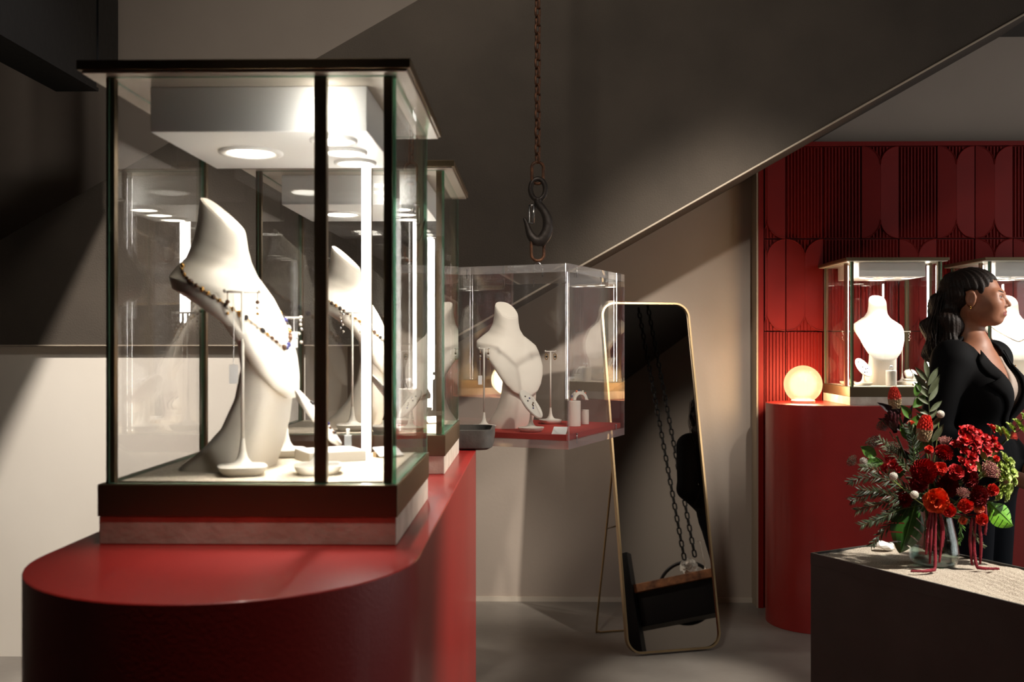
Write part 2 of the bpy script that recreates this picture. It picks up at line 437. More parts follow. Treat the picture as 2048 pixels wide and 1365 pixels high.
xv = pt(1700, 811, 4.215).x
V3 = Vector((xv + .193, 4.215 + .193, HC)); V4 = Vector((xv + .193 + .575, 4.408, HC))
vit = make_vitrine('large glass jewellery case nearest the camera on the red counter')
vit.location = V1; vit.rotation_euler = (0, 0, R(90))
copy_tree(vit, V2, R(90), 'glass jewellery case standing directly behind the nearest one on the counter')
copy_tree(vit, V3, 0, 'glass jewellery case beside the glowing globe lamp by the red wall')
copy_tree(vit, V4, 0, 'glass jewellery case at the right edge behind the woman')
for V, rz in ((V1, 90), (V2, 90), (V3, 0), (V4, 0)):
    Mr = Matrix.Translation(V) @ Matrix.Rotation(R(rz), 4, 'Z')
    for (x, y) in ((0, .05), (-.085, -.09), (0, -.09), (.085, -.09)):
        a = Mr @ Vector((x, y, .538)); b = Mr @ Vector((x * .8, y * .55 - .02, .1))
        light('case_downlight', 'SPOT', a, 8.0 if y < 0 else 3.0, (1, .95, .86), b, spot_size=R(75), spot_blend=.6, shadow_soft_size=.02)

# ================================================================ NECKLACE BUSTS
def bust_rings():
    # front point (x,z), back point (x,z), half width; local x = forward
    K = [((.082, .341), (.022, .396), .0365), ((.083, .335), (.020, .388), .038), ((.086, .318), (.017, .360), .0385), ((.091, .300), (.011, .332), .042),
         ((.098, .281), (.003, .308), .056), ((.107, .264), (-.007, .292), .082), ((.116, .247), (-.012, .279), .103), ((.124, .230), (-.006, .262), .108),
         ((.134, .206), (.028, .244), .104), ((.144, .180), (.067, .221), .096), ((.151, .155), (.093, .184), .085), ((.156, .132), (.113, .148), .070), ((.1585, .112), (.136, .120), .048), ((.158, .101), (.150, .104), .020)]
    return K
BN = 40
def bust_point(s, ang):
    """s in ring units, ang 0 = front centre"""
    K = bust_rings(); s = max(0, min(len(K) - 1.001, s)); i = int(s); t = s - i
    def lerp(a, b): return a + (b - a) * t
    f = [lerp(K[i][0][k], K[i + 1][0][k]) for k in (0, 1)]; b = [lerp(K[i][1][k], K[i + 1][1][k]) for k in (0, 1)]; w_ = lerp(K[i][2], K[i + 1][2])
    c, sn = math.cos(ang), math.sin(ang)
    # fuller front arc, flatter back
    ex = .85
    cx = (abs(c) ** ex) * (1 if c > 0 else -1)
    return Vector(((f[0] + b[0]) / 2 + (f[0] - b[0]) / 2 * cx, w_ * (abs(sn) ** .9) * (1 if sn > 0 else -1), (f[1] + b[1]) / 2 + (f[1] - b[1]) / 2 * cx))
def make_bust(label, scale=1.0):
    t = thing('necklace_bust', label, 'bust', group=None)
    nK = len(bust_rings())
    rings = []
    for j in range((nK - 1) * 3 + 1):
        s = j / 3
        rings.append([bust_point(s, 2 * math.pi * i / BN) for i in range(BN)])
    mb = MB().loft(rings[::-1])
    mb.build('neck_and_chest', m_bust, t, smooth=True, sharp=50)
    # stand: swept foot under the chest
    S = [((.112, .255), (.03, .25), .05), ((.120, .225), (.072, .222), .056), ((.130, .190), (.088, .186), .056), ((.142, .150), (.0925, .145), .056), ((.148, .110), (.082, .100), .057),
         ((.143, .070), (.062, .058), .060), ((.134, .035), (.034, .028), .064), ((.124, .006), (.004, .006), .068), ((.122, .0), (.0, .0), .068)]
    rings = []
    for f, b, w_ in S:
        r = []
        for i in range(24):
            a = 2 * math.pi * i / 24; c, sn = math.cos(a), math.sin(a)
            sx = (abs(c) ** .6) * (1 if c > 0 else -1); sy = (abs(sn) ** .6) * (1 if sn > 0 else -1)
            r.append(Vector(((f[0] + b[0]) / 2 + (f[0] - b[0]) / 2 * sx, w_ * sy, (f[1] + b[1]) / 2 + (f[1] - b[1]) / 2 * sx)))
        rings.append(r)
    MB().loft(rings[::-1]).build('foot', m_bust, t, smooth=True, sharp=50)
    # inset top cap of the neck
    ring = [bust_point(0, 2 * math.pi * i / BN) for i in range(BN)]; c = sum(ring, Vector()) / BN
    MB().loft([[c + (q - c) * k + Vector((.0006, 0, .0008)) * u for q in ring] for k, u in ((.97, 0), (.93, 2), (.4, 2.4))]).build('neck_cap', m_bust, t, smooth=True, sharp=50)
    return t
zf = HC + .0795
def onpad(u, v):
    q = gp(u, v, zf); return q
b1 = make_bust('tall ivory necklace bust with beaded necklace in the nearest glass case')
b1.location = (gp(365, 935, zf).x + .004, gp(365, 935, zf).y + .02, zf); b1.rotation_euler = (0, 0, R(-6))
B2 = copy_tree(b1, (-.462, 2.19, zf), R(-6), 'ivory necklace bust inside the second glass case behind the nearest')
B3 = copy_tree(b1, (V3.x + .0, V3.y + .085, zf), R(-90), 'bright white necklace bust in the case beside the globe lamp')
B4 = copy_tree(b1, (V4.x, V4.y + .085, zf), R(-90), 'white necklace bust seen behind the face of the woman')

def necklace(label, bust, s_side, s_front, nb, mats, r=.0036, pend=False, amax=100):
    t = thing('necklace', label, 'necklace', bust.location, bust.rotation_euler[2])
    meshes = []
    for m in mats:
        mb = MB().sphere((0, 0, 0), r, 8, 6, 0, (1.25, 1, .9)); me = bpy.data.meshes.new('bead'); me.from_pydata(mb.v, [], mb.f); me.materials.append(m)
        me.polygons.foreach_set('use_smooth', [True] * len(me.polygons)); meshes.append(me)
    pts = []
    for i in range(nb):
        a = R(-amax + 2 * amax * i / (nb - 1)); k = abs(a) / R(amax)
        s = s_front + (s_side - s_front) * (k ** 1.15)
        q = bust_point(s, a); c = bust_point(s, a + math.pi); n = (q - c).normalized()
        pts.append(q + n * r * .7)
    MB().tube(pts, .0009, 5).build('cord', m_gold, t, smooth=True)
    for i, q in enumerate(pts):
        o = bpy.data.objects.new('bead', meshes[rnd.randrange(len(meshes))]); COL.objects.link(o); o.parent = t; o.location = q
        o.rotation_euler = (rnd.random() * 3, rnd.random() * 3, rnd.random() * 3); sc_ = rnd.uniform(.7, 1.3); o.scale = (sc_,) * 3
    return t
gems = [mat('brown_gem', (88, 58, 36), .15), mat('gold_bead', (196, 150, 84), .25, .8), mat('blue_gem', (52, 52, 110), .1), mat('pale_gem', (215, 205, 190), .1), mat('teal_gem', (20, 92, 82), .1), mat('dark_gem', (40, 32, 30), .15)]
necklace('long necklace of mixed brown, blue and gold beads on the nearest bust', b1, 4.7, 9.2, 46, [gems[0], gems[1], gems[0], gems[3], gems[5], gems[1], gems[0], gems[3], gems[2]], .0034, amax=118)
necklace('beaded necklace on the bust in the second glass case', B2, 4.7, 9.0, 44, [gems[0], gems[1], gems[5], gems[3]], .0034, amax=118)
t = thing('pendant', 'tiny dark pendant on the bright bust beside the globe lamp', 'pendant', B3.location, R(-90))
q = bust_point(7.9, .12); MB().tube([q + Vector((.003, .003 * math.cos(a), .0045 * math.sin(a))) for a in [k * math.pi / 5 for k in range(10)]], .0009, 5, True).build('ring', gems[5], t)
necklace('fine dark V-shaped chain on the bust behind the woman', B4, 6.0, 8.6, 40, [gems[5]], .0016, amax=60)

# ================================================================ SMALL STANDS
def sq_ring(r, z, n=24, p=.55):
    return [Vector((r * (abs(math.cos(a)) ** p) * (1 if math.cos(a) > 0 else -1), r * (abs(math.sin(a)) ** p) * (1 if math.sin(a) > 0 else -1), z)) for a in [2 * math.pi * i / n + .01 for i in range(n)]]
def dish(mb, r=.033):
    k = r / .033
    prof = [(.022, 0), (.027, .002), (.0315, .0075), (.033, .0125), (.0315, .0135), (.026, .0135)]
    rings = [sq_ring(a * k, b) for a, b in prof]
    for a, b in ((.018, .0145), (.011, .018), (.007, .024), (.0045, .034), (.0028, .05)): rings.append([Vector((a * math.cos(x), a * math.sin(x), b)) for x in [2 * math.pi * i / 24 + .01 for i in range(24)]])
    mb.loft(rings)
def make_earring_stand(label, h=.255, bar=.046):
    t = thing('earring_stand', label, 'jewellery stand')
    mb = MB(); dish(mb); mb.build('base', m_stand, t, smooth=True, sharp=45)
    MB().tube([(0, 0, .045), (0, 0, h)], .0024, 10).build('rod', m_stand, t, smooth=True)
    MB().tube([(-bar / 2, 0, h), (bar / 2, 0, h)], .0018, 8).sphere((-bar / 2, 0, h + .001), .003, 8, 6).sphere((bar / 2, 0, h + .001), .003, 8, 6).build('crossbar', m_stand, t, smooth=True)
    return t
def make_disc_stand(label):
    t = thing('tilted_disc_stand', label, 'jewellery stand')
    mb = MB(); dish(mb); mb.build('base', m_stand, t, smooth=True, sharp=45)
    MB().tube([(0, 0, .045), (0, 0, .055), (.004, 0, .063)], .0032, 8).build('stem', m_stand, t, smooth=True)
    M_ = Matrix.Translation((.0, 0, .078)) @ Matrix.Rotation(R(52), 4, 'Y')
    prof = [(.01, -.008), (.030, -.007), (.036, -.003), (.037, 0), (.036, .0025), (.034, .003)]
    rings = [[M_ @ Vector((1.35 * r * math.cos(a), r * math.sin(a), z)) for a in [2 * math.pi * i / 36 for i in range(36)]] for r, z in prof]
    MB().loft(rings).build('disc', m_stand, t, smooth=True, sharp=45)
    for k in range(7):
        q = M_ @ Vector((rnd.uniform(-.03, .035), rnd.uniform(-.018, .018), .004))
        o = MB().sphere((0, 0, 0), .0026, 7, 5).build('gem', gems[(5, 2, 0, 5)[k % 4]], t, smooth=True); o.location = q
    return t
def make_ring_block(label, r=.020, h=.062):
    t = thing('ring_block', label, 'ring holder')
    MB().lathe([(r - .001, 0), (r, .001), (r, h - .001), (r - .001, h)], 28).build('cylinder', m_stand, t, smooth=True, sharp=40)
    rg = MB().tube([(.0085 * math.cos(a), 0, h + .008 + .0085 * math.sin(a)) for a in [2 * math.pi * i / 20 for i in range(20)]], .0014, 6, True).build('ring', m_silver, t, smooth=True)
    MB().sphere((0, 0, h + .018), .0055, 8, 6, 0, (1.3, 1.1, .8)).build('stone', mat('clear_stone', (235, 235, 240), .05, .2), rg)
    return t
def earrings(label, stand, h, bar, rz, kind=0, both=True):
    """pair of drop earrings hanging from the crossbar ends"""
    for sx in ((-1, 1) if both else (-1,)):
        side = 'left' if sx < 0 else 'right'
        t = thing('earring', side + '-hand ' + label, 'earring', stand.location, rz, 'pairs of earrings')
        x = sx * (bar / 2 - .003)
        if kind == 0:
            MB().tube([(x, -.002, h), (x, -.003, h - .012)], .0007, 5).build('hook', m_gold, t)
            for k in range(3): MB().sphere((x, -.003, h - .014 - k * .008), .0032 - .0004 * k, 8, 6).build('drop', [gems[0], gems[3], gems[1]][k], t, smooth=True)
        elif kind == 1:
            for k in range(6): MB().sphere((x + rnd.uniform(-.004, .004), -.003, h - .004 - k * .007), .0028, 7, 5).build('stone', [m_silver, gems[3]][k % 2], t, smooth=True)
        else:
            MB().tube([(x + .005 * math.cos(a), -.002, h - .016 + .009 * math.sin(a)) for a in [2 * math.pi * i / 18 for i in range(18)]], .0014, 6, True).build('hoop', m_gold, t, smooth=True)
            MB().sphere((x, -.003, h - .016), .0035, 8, 6).build('stone', gems[5], t, smooth=True)
def tag_hang(label, stand, h, dx, drop, rz):
    t = thing('price_tag', label, 'price tag', stand.location, rz)
    MB().tube([(dx, -.003, h), (dx, -.004, h - drop)], .0005, 4).build('string', m_paper, t)
    MB().box(dx - .006, dx + .006, -.0046, -.004, h - drop - .026, h - drop).build('card', m_paper, t)
def card(label, loc, rz, w_=.042, d=.03, tilt=24):
    t = thing('price_card', label, 'card', loc, rz)
    Mt = Matrix.Translation((0, 0, .004)) @ Matrix.Rotation(R(tilt), 4, 'X')
    MB().box(-w_ / 2, w_ / 2, -d / 2, d / 2, .004, .006, 0, Mt).build('card', m_paper, t)
    MB().box(-w_ / 2, w_ / 2, -.002, .010, 0, .008).build('holder', m_brass, t)
    return t
def pillow(label, loc, rz, s=1.0):
    t = thing('bracelet_pillow', label, 'bracelet pillow', loc, rz)
    for k, (zz, hh, ww) in enumerate(((.0, .018, .03), (.019, .010, .027))):
        MB().box(-ww, ww, -.024, .024, zz * s, (zz + hh) * s).build('tier', m_stand, t, bevel=.003)
    n, m = 20, 10; rings = []
    for j in range(m + 1):
        b = -1 + 2 * j / m
        rings.append([Vector((math.copysign(abs(math.cos(a)) ** .6, math.cos(a)) * .027 * (1 - abs(b) ** 5 * .25), b * .024, math.copysign(abs(math.sin(a)) ** .8, math.sin(a)) * .014 * (1 - abs(b) ** 3 * .55))) for a in [2 * math.pi * i / n for i in range(n)]])
    Mp = Matrix.Translation((0, 0, .047 * s)) @ Matrix.Rotation(R(35), 4, 'X') @ Matrix.Rotation(R(90), 4, 'Z')
    MB().loft([[Mp @ q for q in r] for r in rings]).build('cushion', m_stand, t, smooth=True)
    br = thing('bracelet', 'bracelet wrapped round ' + label, 'bracelet', loc, rz)
    Mq = Mp
    path = [Mq @ Vector((.029 * math.copysign(abs(math.cos(a)) ** .6, math.cos(a)), 0, .0158 * math.copysign(abs(math.sin(a)) ** .8, math.sin(a)))) for a in [2 * math.pi * i / 30 for i in range(30)]]
    MB().tube(path, .0014, 6, True).build('band', m_iron, br, smooth=True)
    for k in range(0, 30, 3): MB().sphere(path[k], .0024, 7, 5).build('bead', gems[k % 6], br, smooth=True)
    return t
def disc_loc(o, loc, rz): o.location = loc; o.rotation_euler = (0, 0, rz); return o

# -- nearest case
s1 = disc_loc(make_earring_stand('tall white earring stand in front of the bust in the nearest case', .252), onpad(485, 950), R(20))
earrings('teal and brown drop earring on the front stand of the nearest case', s1, .252, .046, R(20), 0)
tag_hang('small white price tag hanging from the front stand of the nearest case', s1, .252, -.012, .10, R(20))
s2 = disc_loc(make_earring_stand('white earring stand behind the square block in the nearest case', .222), onpad(572, 914), R(20))
earrings('pale floral earring on the rear stand of the nearest case', s2, .222, .046, R(20), 1)
tag_hang('white price tag on the rear earring stand of the nearest case', s2, .222, .012, .022, R(20))
s3 = disc_loc(make_disc_stand('white tilted disc stand behind the dark post of the nearest case'), onpad(637, 948), R(10))
blk = thing('display_block', 'flat square cream block lying in the nearest case', 'display block', onpad(652, 925) + Vector((0, .03, 0)), R(30))
MB().box(-.045, .045, -.038, .038, 0, .016).build('slab', m_stand, blk, bevel=.001)
MB().box(-.0445, .0445, -.0375, .0375, .0158, .0166).build('top_inlay', m_paper, blk)
bt = thing('sample_bottle', 'tiny clear square bottle standing on the cream block', 'bottle', blk.location + Vector((.028, 0, .0167)), R(10))
MB().box(-.0055, .0055, -.0055, .0055, 0, .022).build('body', clear_glass('bottle_glass', (235, 240, 240), .06, .35), bt, bevel=.001)
MB().lathe([(.003, .022), (.0032, .031), (.002, .032)], 12).build('cap', m_paper, bt)
card('white price card lying at the right of the nearest case', Vector((-.232, 1.585, zf)), R(35))
# -- second case
s4 = disc_loc(make_earring_stand('earring stand with sparkling earrings in the second case', .245), Vector((-.375, 2.06, zf)), R(10))
earrings('cluster of silver drops hung on the stand in the second case', s4, .245, .046, R(10), 1)
rb = make_ring_block('white cylinder holding a sparkling ring in the second case', .022, .085); rb.location = (-.263, 2.11, zf)
pillow('bracelet cushion at the rear of the second case', Vector((-.285, 2.29, zf)), R(60))
card('white price card at the right of the second case', Vector((-.225, 2.25, zf)), R(35))
s5 = disc_loc(make_disc_stand('tilted disc stand near the front of the second case'), Vector((-.298, 2.028, zf)), R(15))
# -- case by the globe lamp
s6 = disc_loc(make_earring_stand('earring stand left of the bright bust in the lamp-side case', .235, .05), Vector((V3.x - .122, V3.y + .06, zf)), 0)
earrings('pale drop earring on the stand left of the bright bust', s6, .235, .05, 0, 1)
s7 = disc_loc(make_earring_stand('earring stand right of the bright bust in the lamp-side case', .235, .07), Vector((V3.x + .118, V3.y + .06, zf)), 0)
earrings('white pearl drop earring on the stand right of the bright bust', s7, .235, .07, 0, 1)
s8 = disc_loc(make_disc_stand('round tilted disc stand with gems in the lamp-side case'), Vector((V3.x - .098, V3.y - .075, zf)), R(-60))
rb2 = make_ring_block('white cylinder with a ring in front of the bright bust', .0225, .066); rb2.location = (V3.x + .005, V3.y - .12, zf)
pillow('stacked bracelet cushion right of the bright bust', Vector((V3.x + .118, V3.y - .04, zf)), 0)
card('white price card in the front right of the lamp-side case', Vector((V3.x + .135, V3.y - .115, zf)), 0, .07, .034, 30)

# ================================================================ GLOBE LAMP
gl = pt(1606, 772, 4.40)
m_opal = mat('opal_glass_glow', (12, 11, 9), .25, emit=((255, 228, 160), .95)); nt = m_opal.node_tree
_t = nt.nodes.new('ShaderNodeBsdfTransparent'); _x = nt.nodes.new('ShaderNodeMixShader'); _x.inputs[0].default_value = .16
nt.links.new(nt.nodes['Principled BSDF'].outputs[0], _x.inputs[1]); nt.links.new(_t.outputs[0], _x.inputs[2]); nt.links.new(_x.outputs[0], nt.nodes['Material Output'].inputs[0])
t = thing('globe_lamp', 'glowing cream glass globe lamp on the end of the red counter', 'lamp', (gl.x, 4.40, HC))
rg = .0825
prof = [(.049, .012)] + [(rg * math.sin(a), .082 - rg * math.cos(a)) for a in [R(36) + (math.pi - R(36)) * k / 24 for k in range(25)]]
prof = [(max(r_, .0005), z) for r_, z in prof]
MB().lathe(prof, 40).build('shade', m_opal, t, smooth=True)
MB().lathe([(.050, 0), (.052, .002), (.052, .011), (.048, .013)], 40).build('base_ring', mat('lamp_base', (240, 225, 190), .4), t, smooth=True, sharp=40)
light('globe_lamp_bulb', 'POINT', (gl.x, 4.40, HC + .082), 46, (1, .66, .34), shadow_soft_size=.074)

# ================================================================ TRAY ON THE COUNTER END
t = thing('stone_tray', 'dark grey stone tray perched at the far end of the near counter', 'tray', (-.215, 2.50, HC))
def rrect(hx, hy, r, n=6):
    P = []
    for cx, cy_, a0 in ((hx - r, hy - r, 0), (-hx + r, hy - r, 90), (-hx + r, -hy + r, 180), (hx - r, -hy + r, 270)):
        for k in range(n + 1): a = R(a0 + 90 * k / n); P.append((cx + r * math.cos(a), cy_ + r * math.sin(a)))
    return P
rings = [[Vector((x, y, z)) for x, y in rrect(.115 + d, .085 + d, .03 + max(d, -.02))] for d, z in ((-.012, 0), (0, .006), (.003, .03), (.003, .049), (-.004, .05), (-.007, .03), (-.014, .012))]
MB().loft(rings).build('bowl', mat('dark_stone', (62, 58, 54), .6, noise=(18, (92, 86, 80), 8), bump=(40, .2)), t, smooth=True, sharp=40)

# ================================================================ HANGING ACRYLIC BOX
YA = 2.70
A = pt(1137, 690, YA); Bq = pt(1249, 690, YA * 1.166)
eb = Vector((Bq.x - A.x, Bq.y - A.y)); Lb = eb.length; eb.normalize(); ec = Vector((-eb.y, eb.x))
Lc = .144 / .181 * Lb
zt = pt(1137, 527, YA).z; zbx = pt(1137, 900, YA).z
ctr = Vector((A.x, A.y)) + eb * Lb / 2 + ec * Lc / 2
ang = math.atan2(eb.y, eb.x)
hb = thing('acrylic_box', 'clear acrylic display box hanging from a chain and hook', 'display box', (ctr.x, ctr.y, zbx), ang)
Hh = zt - zbx; hx, hy = Lb / 2, Lc / 2
def gplate(mb, x0, x1, y0, y1, z0, z1, thin):
    vs_ = [(x0, y0, z0), (x1, y0, z0), (x1, y1, z0), (x0, y1, z0), (x0, y0, z1), (x1, y0, z1), (x1, y1, z1), (x0, y1, z1)]
    for f, ax in (((0, 3, 2, 1), 'z'), ((4, 5, 6, 7), 'z'), ((0, 1, 5, 4), 'y'), ((1, 2, 6, 5), 'x'), ((2, 3, 7, 6), 'y'), ((3, 0, 4, 7), 'x')):
        mb.add([vs_[i] for i in f], [(0, 1, 2, 3)], 0 if ax == thin else 1)
    return mb
tp = .022; tw = .007
gplate(MB(), -hx, hx, -hy, hy, Hh - tp, Hh, 'z').build('top_plate', [m_acry, m_acrye], hb)
gplate(MB(), -hx, hx, -hy, hy, 0, tp, 'z').build('bottom_plate', [m_acry, m_acrye], hb)
gplate(MB(), -hx, -hx + tw, -hy, hy, tp, Hh - tp, 'x').build('side_panel', [m_acry, m_acrye], hb)
gplate(MB(), hx - tw, hx, -hy, hy, tp, Hh - tp, 'x').build('side_panel', [m_acry, m_acrye], hb)
gplate(MB(), -hx + tw, hx - tw, -hy, -hy + tw, tp, Hh - tp, 'y').build('side_panel', [m_acry, m_acrye], hb)
gplate(MB(), -hx + tw, hx - tw, hy - tw, hy, tp, Hh - tp, 'y').build('side_panel', [m_acry, m_acrye], hb)
MB().box(-hx + .010, hx - .010, -hy + .010, hy - .010, tp + .001, tp + .016).build('red_floor', mat('red_suede', (176, 52, 40), .8, bump=(300, .1)), hb)
bl = None
for zz, dz in ((Hh - tp, -.022), (tp, -.02)):
    for fx in (-.35, .35):
        for fy in (-.5, .5):
            for kx, ky in ((fx * 2 * hx, (fy * 2) * (hy - tw / 2)),):
                if bl is None:
                    bl = MB().tube([(0, 0, -.012), (0, 0, .014)], .0018, 8).sphere((0, 0, .014), .003, 8, 6).build('screw', m_chrome, hb, smooth=True); o = bl
                else: o = bl.copy(); COL.objects.link(o)
                o.location = (kx, ky, zz)
for sx in (-1, 1):
    for fy in (-.3, .3):
        o = bl.copy(); COL.objects.link(o); o.location = (sx * (hx - tw / 2), fy * 2 * hy, Hh - tp)
MB().tube([(.0, .012 * math.cos(a), Hh + .014 + .012 * math.sin(a)) for a in [2 * math.pi * i / 18 for i in range(18)]], .003, 8, True).lathe([(.009, Hh), (.009, Hh + .004)], 16).build('eye_bolt', m_chrome, hb, smooth=True, sharp=40)

zfl = zbx + tp + .016
def inbox(u, v): return gp(u, v, zfl)
q = inbox(1030, 852)
b5 = copy_tree(b1, Vector((q.x - .055, q.y - .0, zfl)), R(-52), 'ivory necklace bust inside the hanging acrylic box'); b5.scale = (.95, .95, .95)
s9 = disc_loc(make_earring_stand('earring stand left of the bust inside the hanging box', .235, .03), inbox(968, 860), R(20))
earrings('small pink flower earring on the left stand inside the hanging box', s9, .235, .03, R(20), 0)
tag_hang('long white tag hanging from the left stand inside the hanging box', s9, .235, -.013, .078, R(20))
s10 = disc_loc(make_disc_stand('tilted disc stand with dark gems at the foot of the hanging box bust'), inbox(1062, 864), R(-28))
s11 = disc_loc(make_earring_stand('earring stand right of the bust inside the hanging box', .225, .034), inbox(1101, 848), R(20))
earrings('oval dark-stone earring on the right stand inside the hanging box', s11, .225, .034, R(20), 2)
for k, (u, v, rr_, h_, lb) in enumerate(((1149, 853, .0185, .077, 'taller cream cylinder under the bracelet inside the hanging box'), (1170, 849, .012, .045, 'shorter cream cylinder right of the tall one inside the hanging box'))):
    o = thing('ring_block', lb, 'ring holder', inbox(u, v)); MB().lathe([(rr_ - .001, 0), (rr_, .001), (rr_, h_ - .001), (rr_ - .001, h_)], 28).build('cylinder', m_stand, o, smooth=True, sharp=40)
q = inbox(1158, 851)
t = thing('bracelet_cuff', 'cream half-round cuff with orange and blue bead bracelet inside the hanging box', 'bracelet', q + Vector((.0, .0, .078)), R(20))
MB().loft([[Vector((.024 * math.sin(a) * k, y, .026 * math.cos(a) * k)) for a in [math.pi * i / 12 - math.pi / 2 for i in range(13)]] + [Vector((.016 * math.sin(-a) * k, y, .018 * math.cos(a) * k)) for a in [math.pi * i / 12 - math.pi / 2 for i in range(13)]] for y, k in ((-.014, .95), (-.012, 1), (.012, 1), (.014, .95))]).build('cuff', m_stand, t, smooth=True, sharp=50)
for k in range(9):
    a = math.pi * k / 8 - math.pi / 2
    MB().sphere((.026 * math.sin(a), -.004 + .003 * math.sin(k * 2), .028 * math.cos(a)), .0034, 8, 6).build('bead', [mat('coral_bead', (214, 96, 58), .3), gems[2], gems[3]][k % 3], t, smooth=True)
card('white folded price card at the front corner inside the hanging box', inbox(1120, 868), R(-15), .04, .035, 32)

# ================================================================ CHAIN AND HOOK
Yc = ctr.y; hp = pt(1076, 527, Yc); Xc = ctr.x; pxm = Yc / F
def vz(v): return pt(1076, v, Yc).z
def link_mesh(L, W, r, n=24, m=8):
    a = W / 2 - r; b = L / 2 - r; P = []
    for i in range(n):
        t_ = 2 * math.pi * i / n
        x = a * math.cos(t_); z = a * math.sin(t_) + (b - a) * (1 if math.sin(t_) >= 0 else -1)
        P.append((x, 0, z))
    return MB().tube(P, r, m, True)
ch = thing('hanging_chain', 'rusty steel chain hanging from the ceiling above the acrylic box', 'chain', (Xc, Yc, vz(325)))
Lk = 24.5 * pxm; pitch = 17.2 * pxm; rk = 2.6 * pxm
l0 = link_mesh(Lk, 15.5 * pxm, rk, 16, 6).build('link', m_rust, ch, smooth=True)
zc = vz(316); k = 0
while zc < ZC - .02:
    o = l0 if k == 0 else l0.copy()
    if k: COL.objects.link(o)
    o.location = (0, 0, zc - ch.location.z); o.rotation_euler = (0, 0, R(35 if k % 2 else -55)); zc += pitch; k += 1
o = link_mesh(50 * pxm, 30 * pxm, 3.2 * pxm, 24, 8).build('end_link', m_rust, ch, smooth=True); o.location = (0, 0, vz(346) - ch.location.z); o.rotation_euler = (0, 0, R(10))
# hook
hk = thing('lifting_hook', 'heavy blackened iron lifting hook carrying the acrylic box', 'hook', (Xc, Yc, vz(495)))
def hp_(u, v): return Vector((pt(u, v, Yc).x - Xc, 0, vz(v) - hk.location.z))
MB().tube([hp_(1076 + 15 * math.cos(a), 379 + 21 * math.sin(a)) for a in [2 * math.pi * i / 28 for i in range(28)]], 5.2 * pxm, 10, True).build('eye', m_iron, hk, smooth=True)
hpath = [(1076, 398), (1077, 408), (1086, 420), (1094, 436), (1096, 455), (1091, 471), (1082, 481), (1071, 481), (1062, 472), (1057, 460), (1053, 447), (1048, 436)]
hrad = [8, 8, 8, 9.5, 11, 12, 12, 10.5, 8.5, 6.5, 5, 2.8]
def catmull(P, sub=4):
    P = [Vector(q) for q in P]; out = []
    for i in range(len(P) - 1):
        p0 = P[max(i - 1, 0)]; p1 = P[i]; p2 = P[i + 1]; p3 = P[min(i + 2, len(P) - 1)]
        for k in range(sub):
            t_ = k / sub
            out.append(.5 * ((2 * p1) + (p2 - p0) * t_ + (2 * p0 - 5 * p1 + 4 * p2 - p3) * t_ ** 2 + (3 * p1 - p0 - 3 * p2 + p3) * t_ ** 3))
    out.append(P[-1]); return out
hp3 = catmull([hp_(*q) for q in hpath]); hr3 = list(np.interp(np.linspace(0, len(hpath) - 1, len(hp3)), range(len(hpath)), hrad))
MB().tube(hp3, [r_ * pxm for r_ in hr3], 12).build('body', m_iron, hk, smooth=True)
MB().tube([hp_(1068, 412), hp_(1066, 446)], 3 * pxm, 8).tube([hp_(1059, 412), hp_(1058, 446), hp_(1066, 447)], 2 * pxm, 6).tube([hp_(1058, 412), hp_(1070, 411)], 3 * pxm, 6).build('safety_latch', m_chrome, hk, smooth=True)
lk2 = thing('shackle_link', 'single rusty oval link joining the hook to the acrylic box', 'chain link', (Xc, Yc, vz(498)))
link_mesh(54 * pxm, 33 * pxm, 3.2 * pxm, 24, 8).build('link', m_rust, lk2, smooth=True).rotation_euler = (0, 0, R(15))

# ================================================================ STANDING MIRROR
BL = gp(1254, 1314, 0); BR = gp(1442, 1299, 0)
ex = (BR - BL); MW = ex.length; ex.normalize(); nrm = Vector((ex.y, -ex.x, 0)); LEAN = R(13.2); ML = 1.425
upv = Vector((0, 0, math.cos(LEAN))) - nrm * math.sin(LEAN)
fwd = nrm * math.cos(LEAN) + Vector((0, 0, math.sin(LEAN)))
mi = thing('standing_mirror', 'tall leaning floor mirror with a thin rounded brass frame', 'mirror', (BL + BR) / 2 + Vector((0, 0, .004)))
# local axes: x = along the width, z = up the mirror, -y = the face
mi.rotation_euler = Matrix((ex, -fwd, upv)).transposed().to_euler()
P = [(x, y + ML / 2 + .002) for x, y in rrect(MW / 2, ML / 2, .062, 10)]
loop = [Vector((x, 0, z)) for x, z in P]
fr = MB()
n = len(P)
Pin = [(x, y + ML / 2 + .002) for x, y in rrect(MW / 2 - .008, ML / 2 - .008, .054, 10)]
prof = []
for i in range(n):
    (xo, zo), (xi, zi) = P[i], Pin[i]
    prof.append([Vector((xo, -.012, zo)), Vector((xo, .014, zo)), Vector((xi, .014, zi)), Vector((xi, -.012, zi))])
prof.append(prof[0])
fr.loft(prof, 0, False, False)
fr.build('frame', m_brass, mi, smooth=True, sharp=35)
MYl = Matrix(((1, 0, 0, 0), (0, 0, 1, 0), (0, 1, 0, 0), (0, 0, 0, 1)))
MB().prism([(x, z) for x, z in Pin], -.004, .006, 0, MYl).build('mirror_glass', mat('mirror_silvering', (196, 190, 182), .015, 1.0), mi)
MB().prism([(x, z) for x, z in Pin], .0062, .012, 0, MYl).build('back_board', m_black, mi)
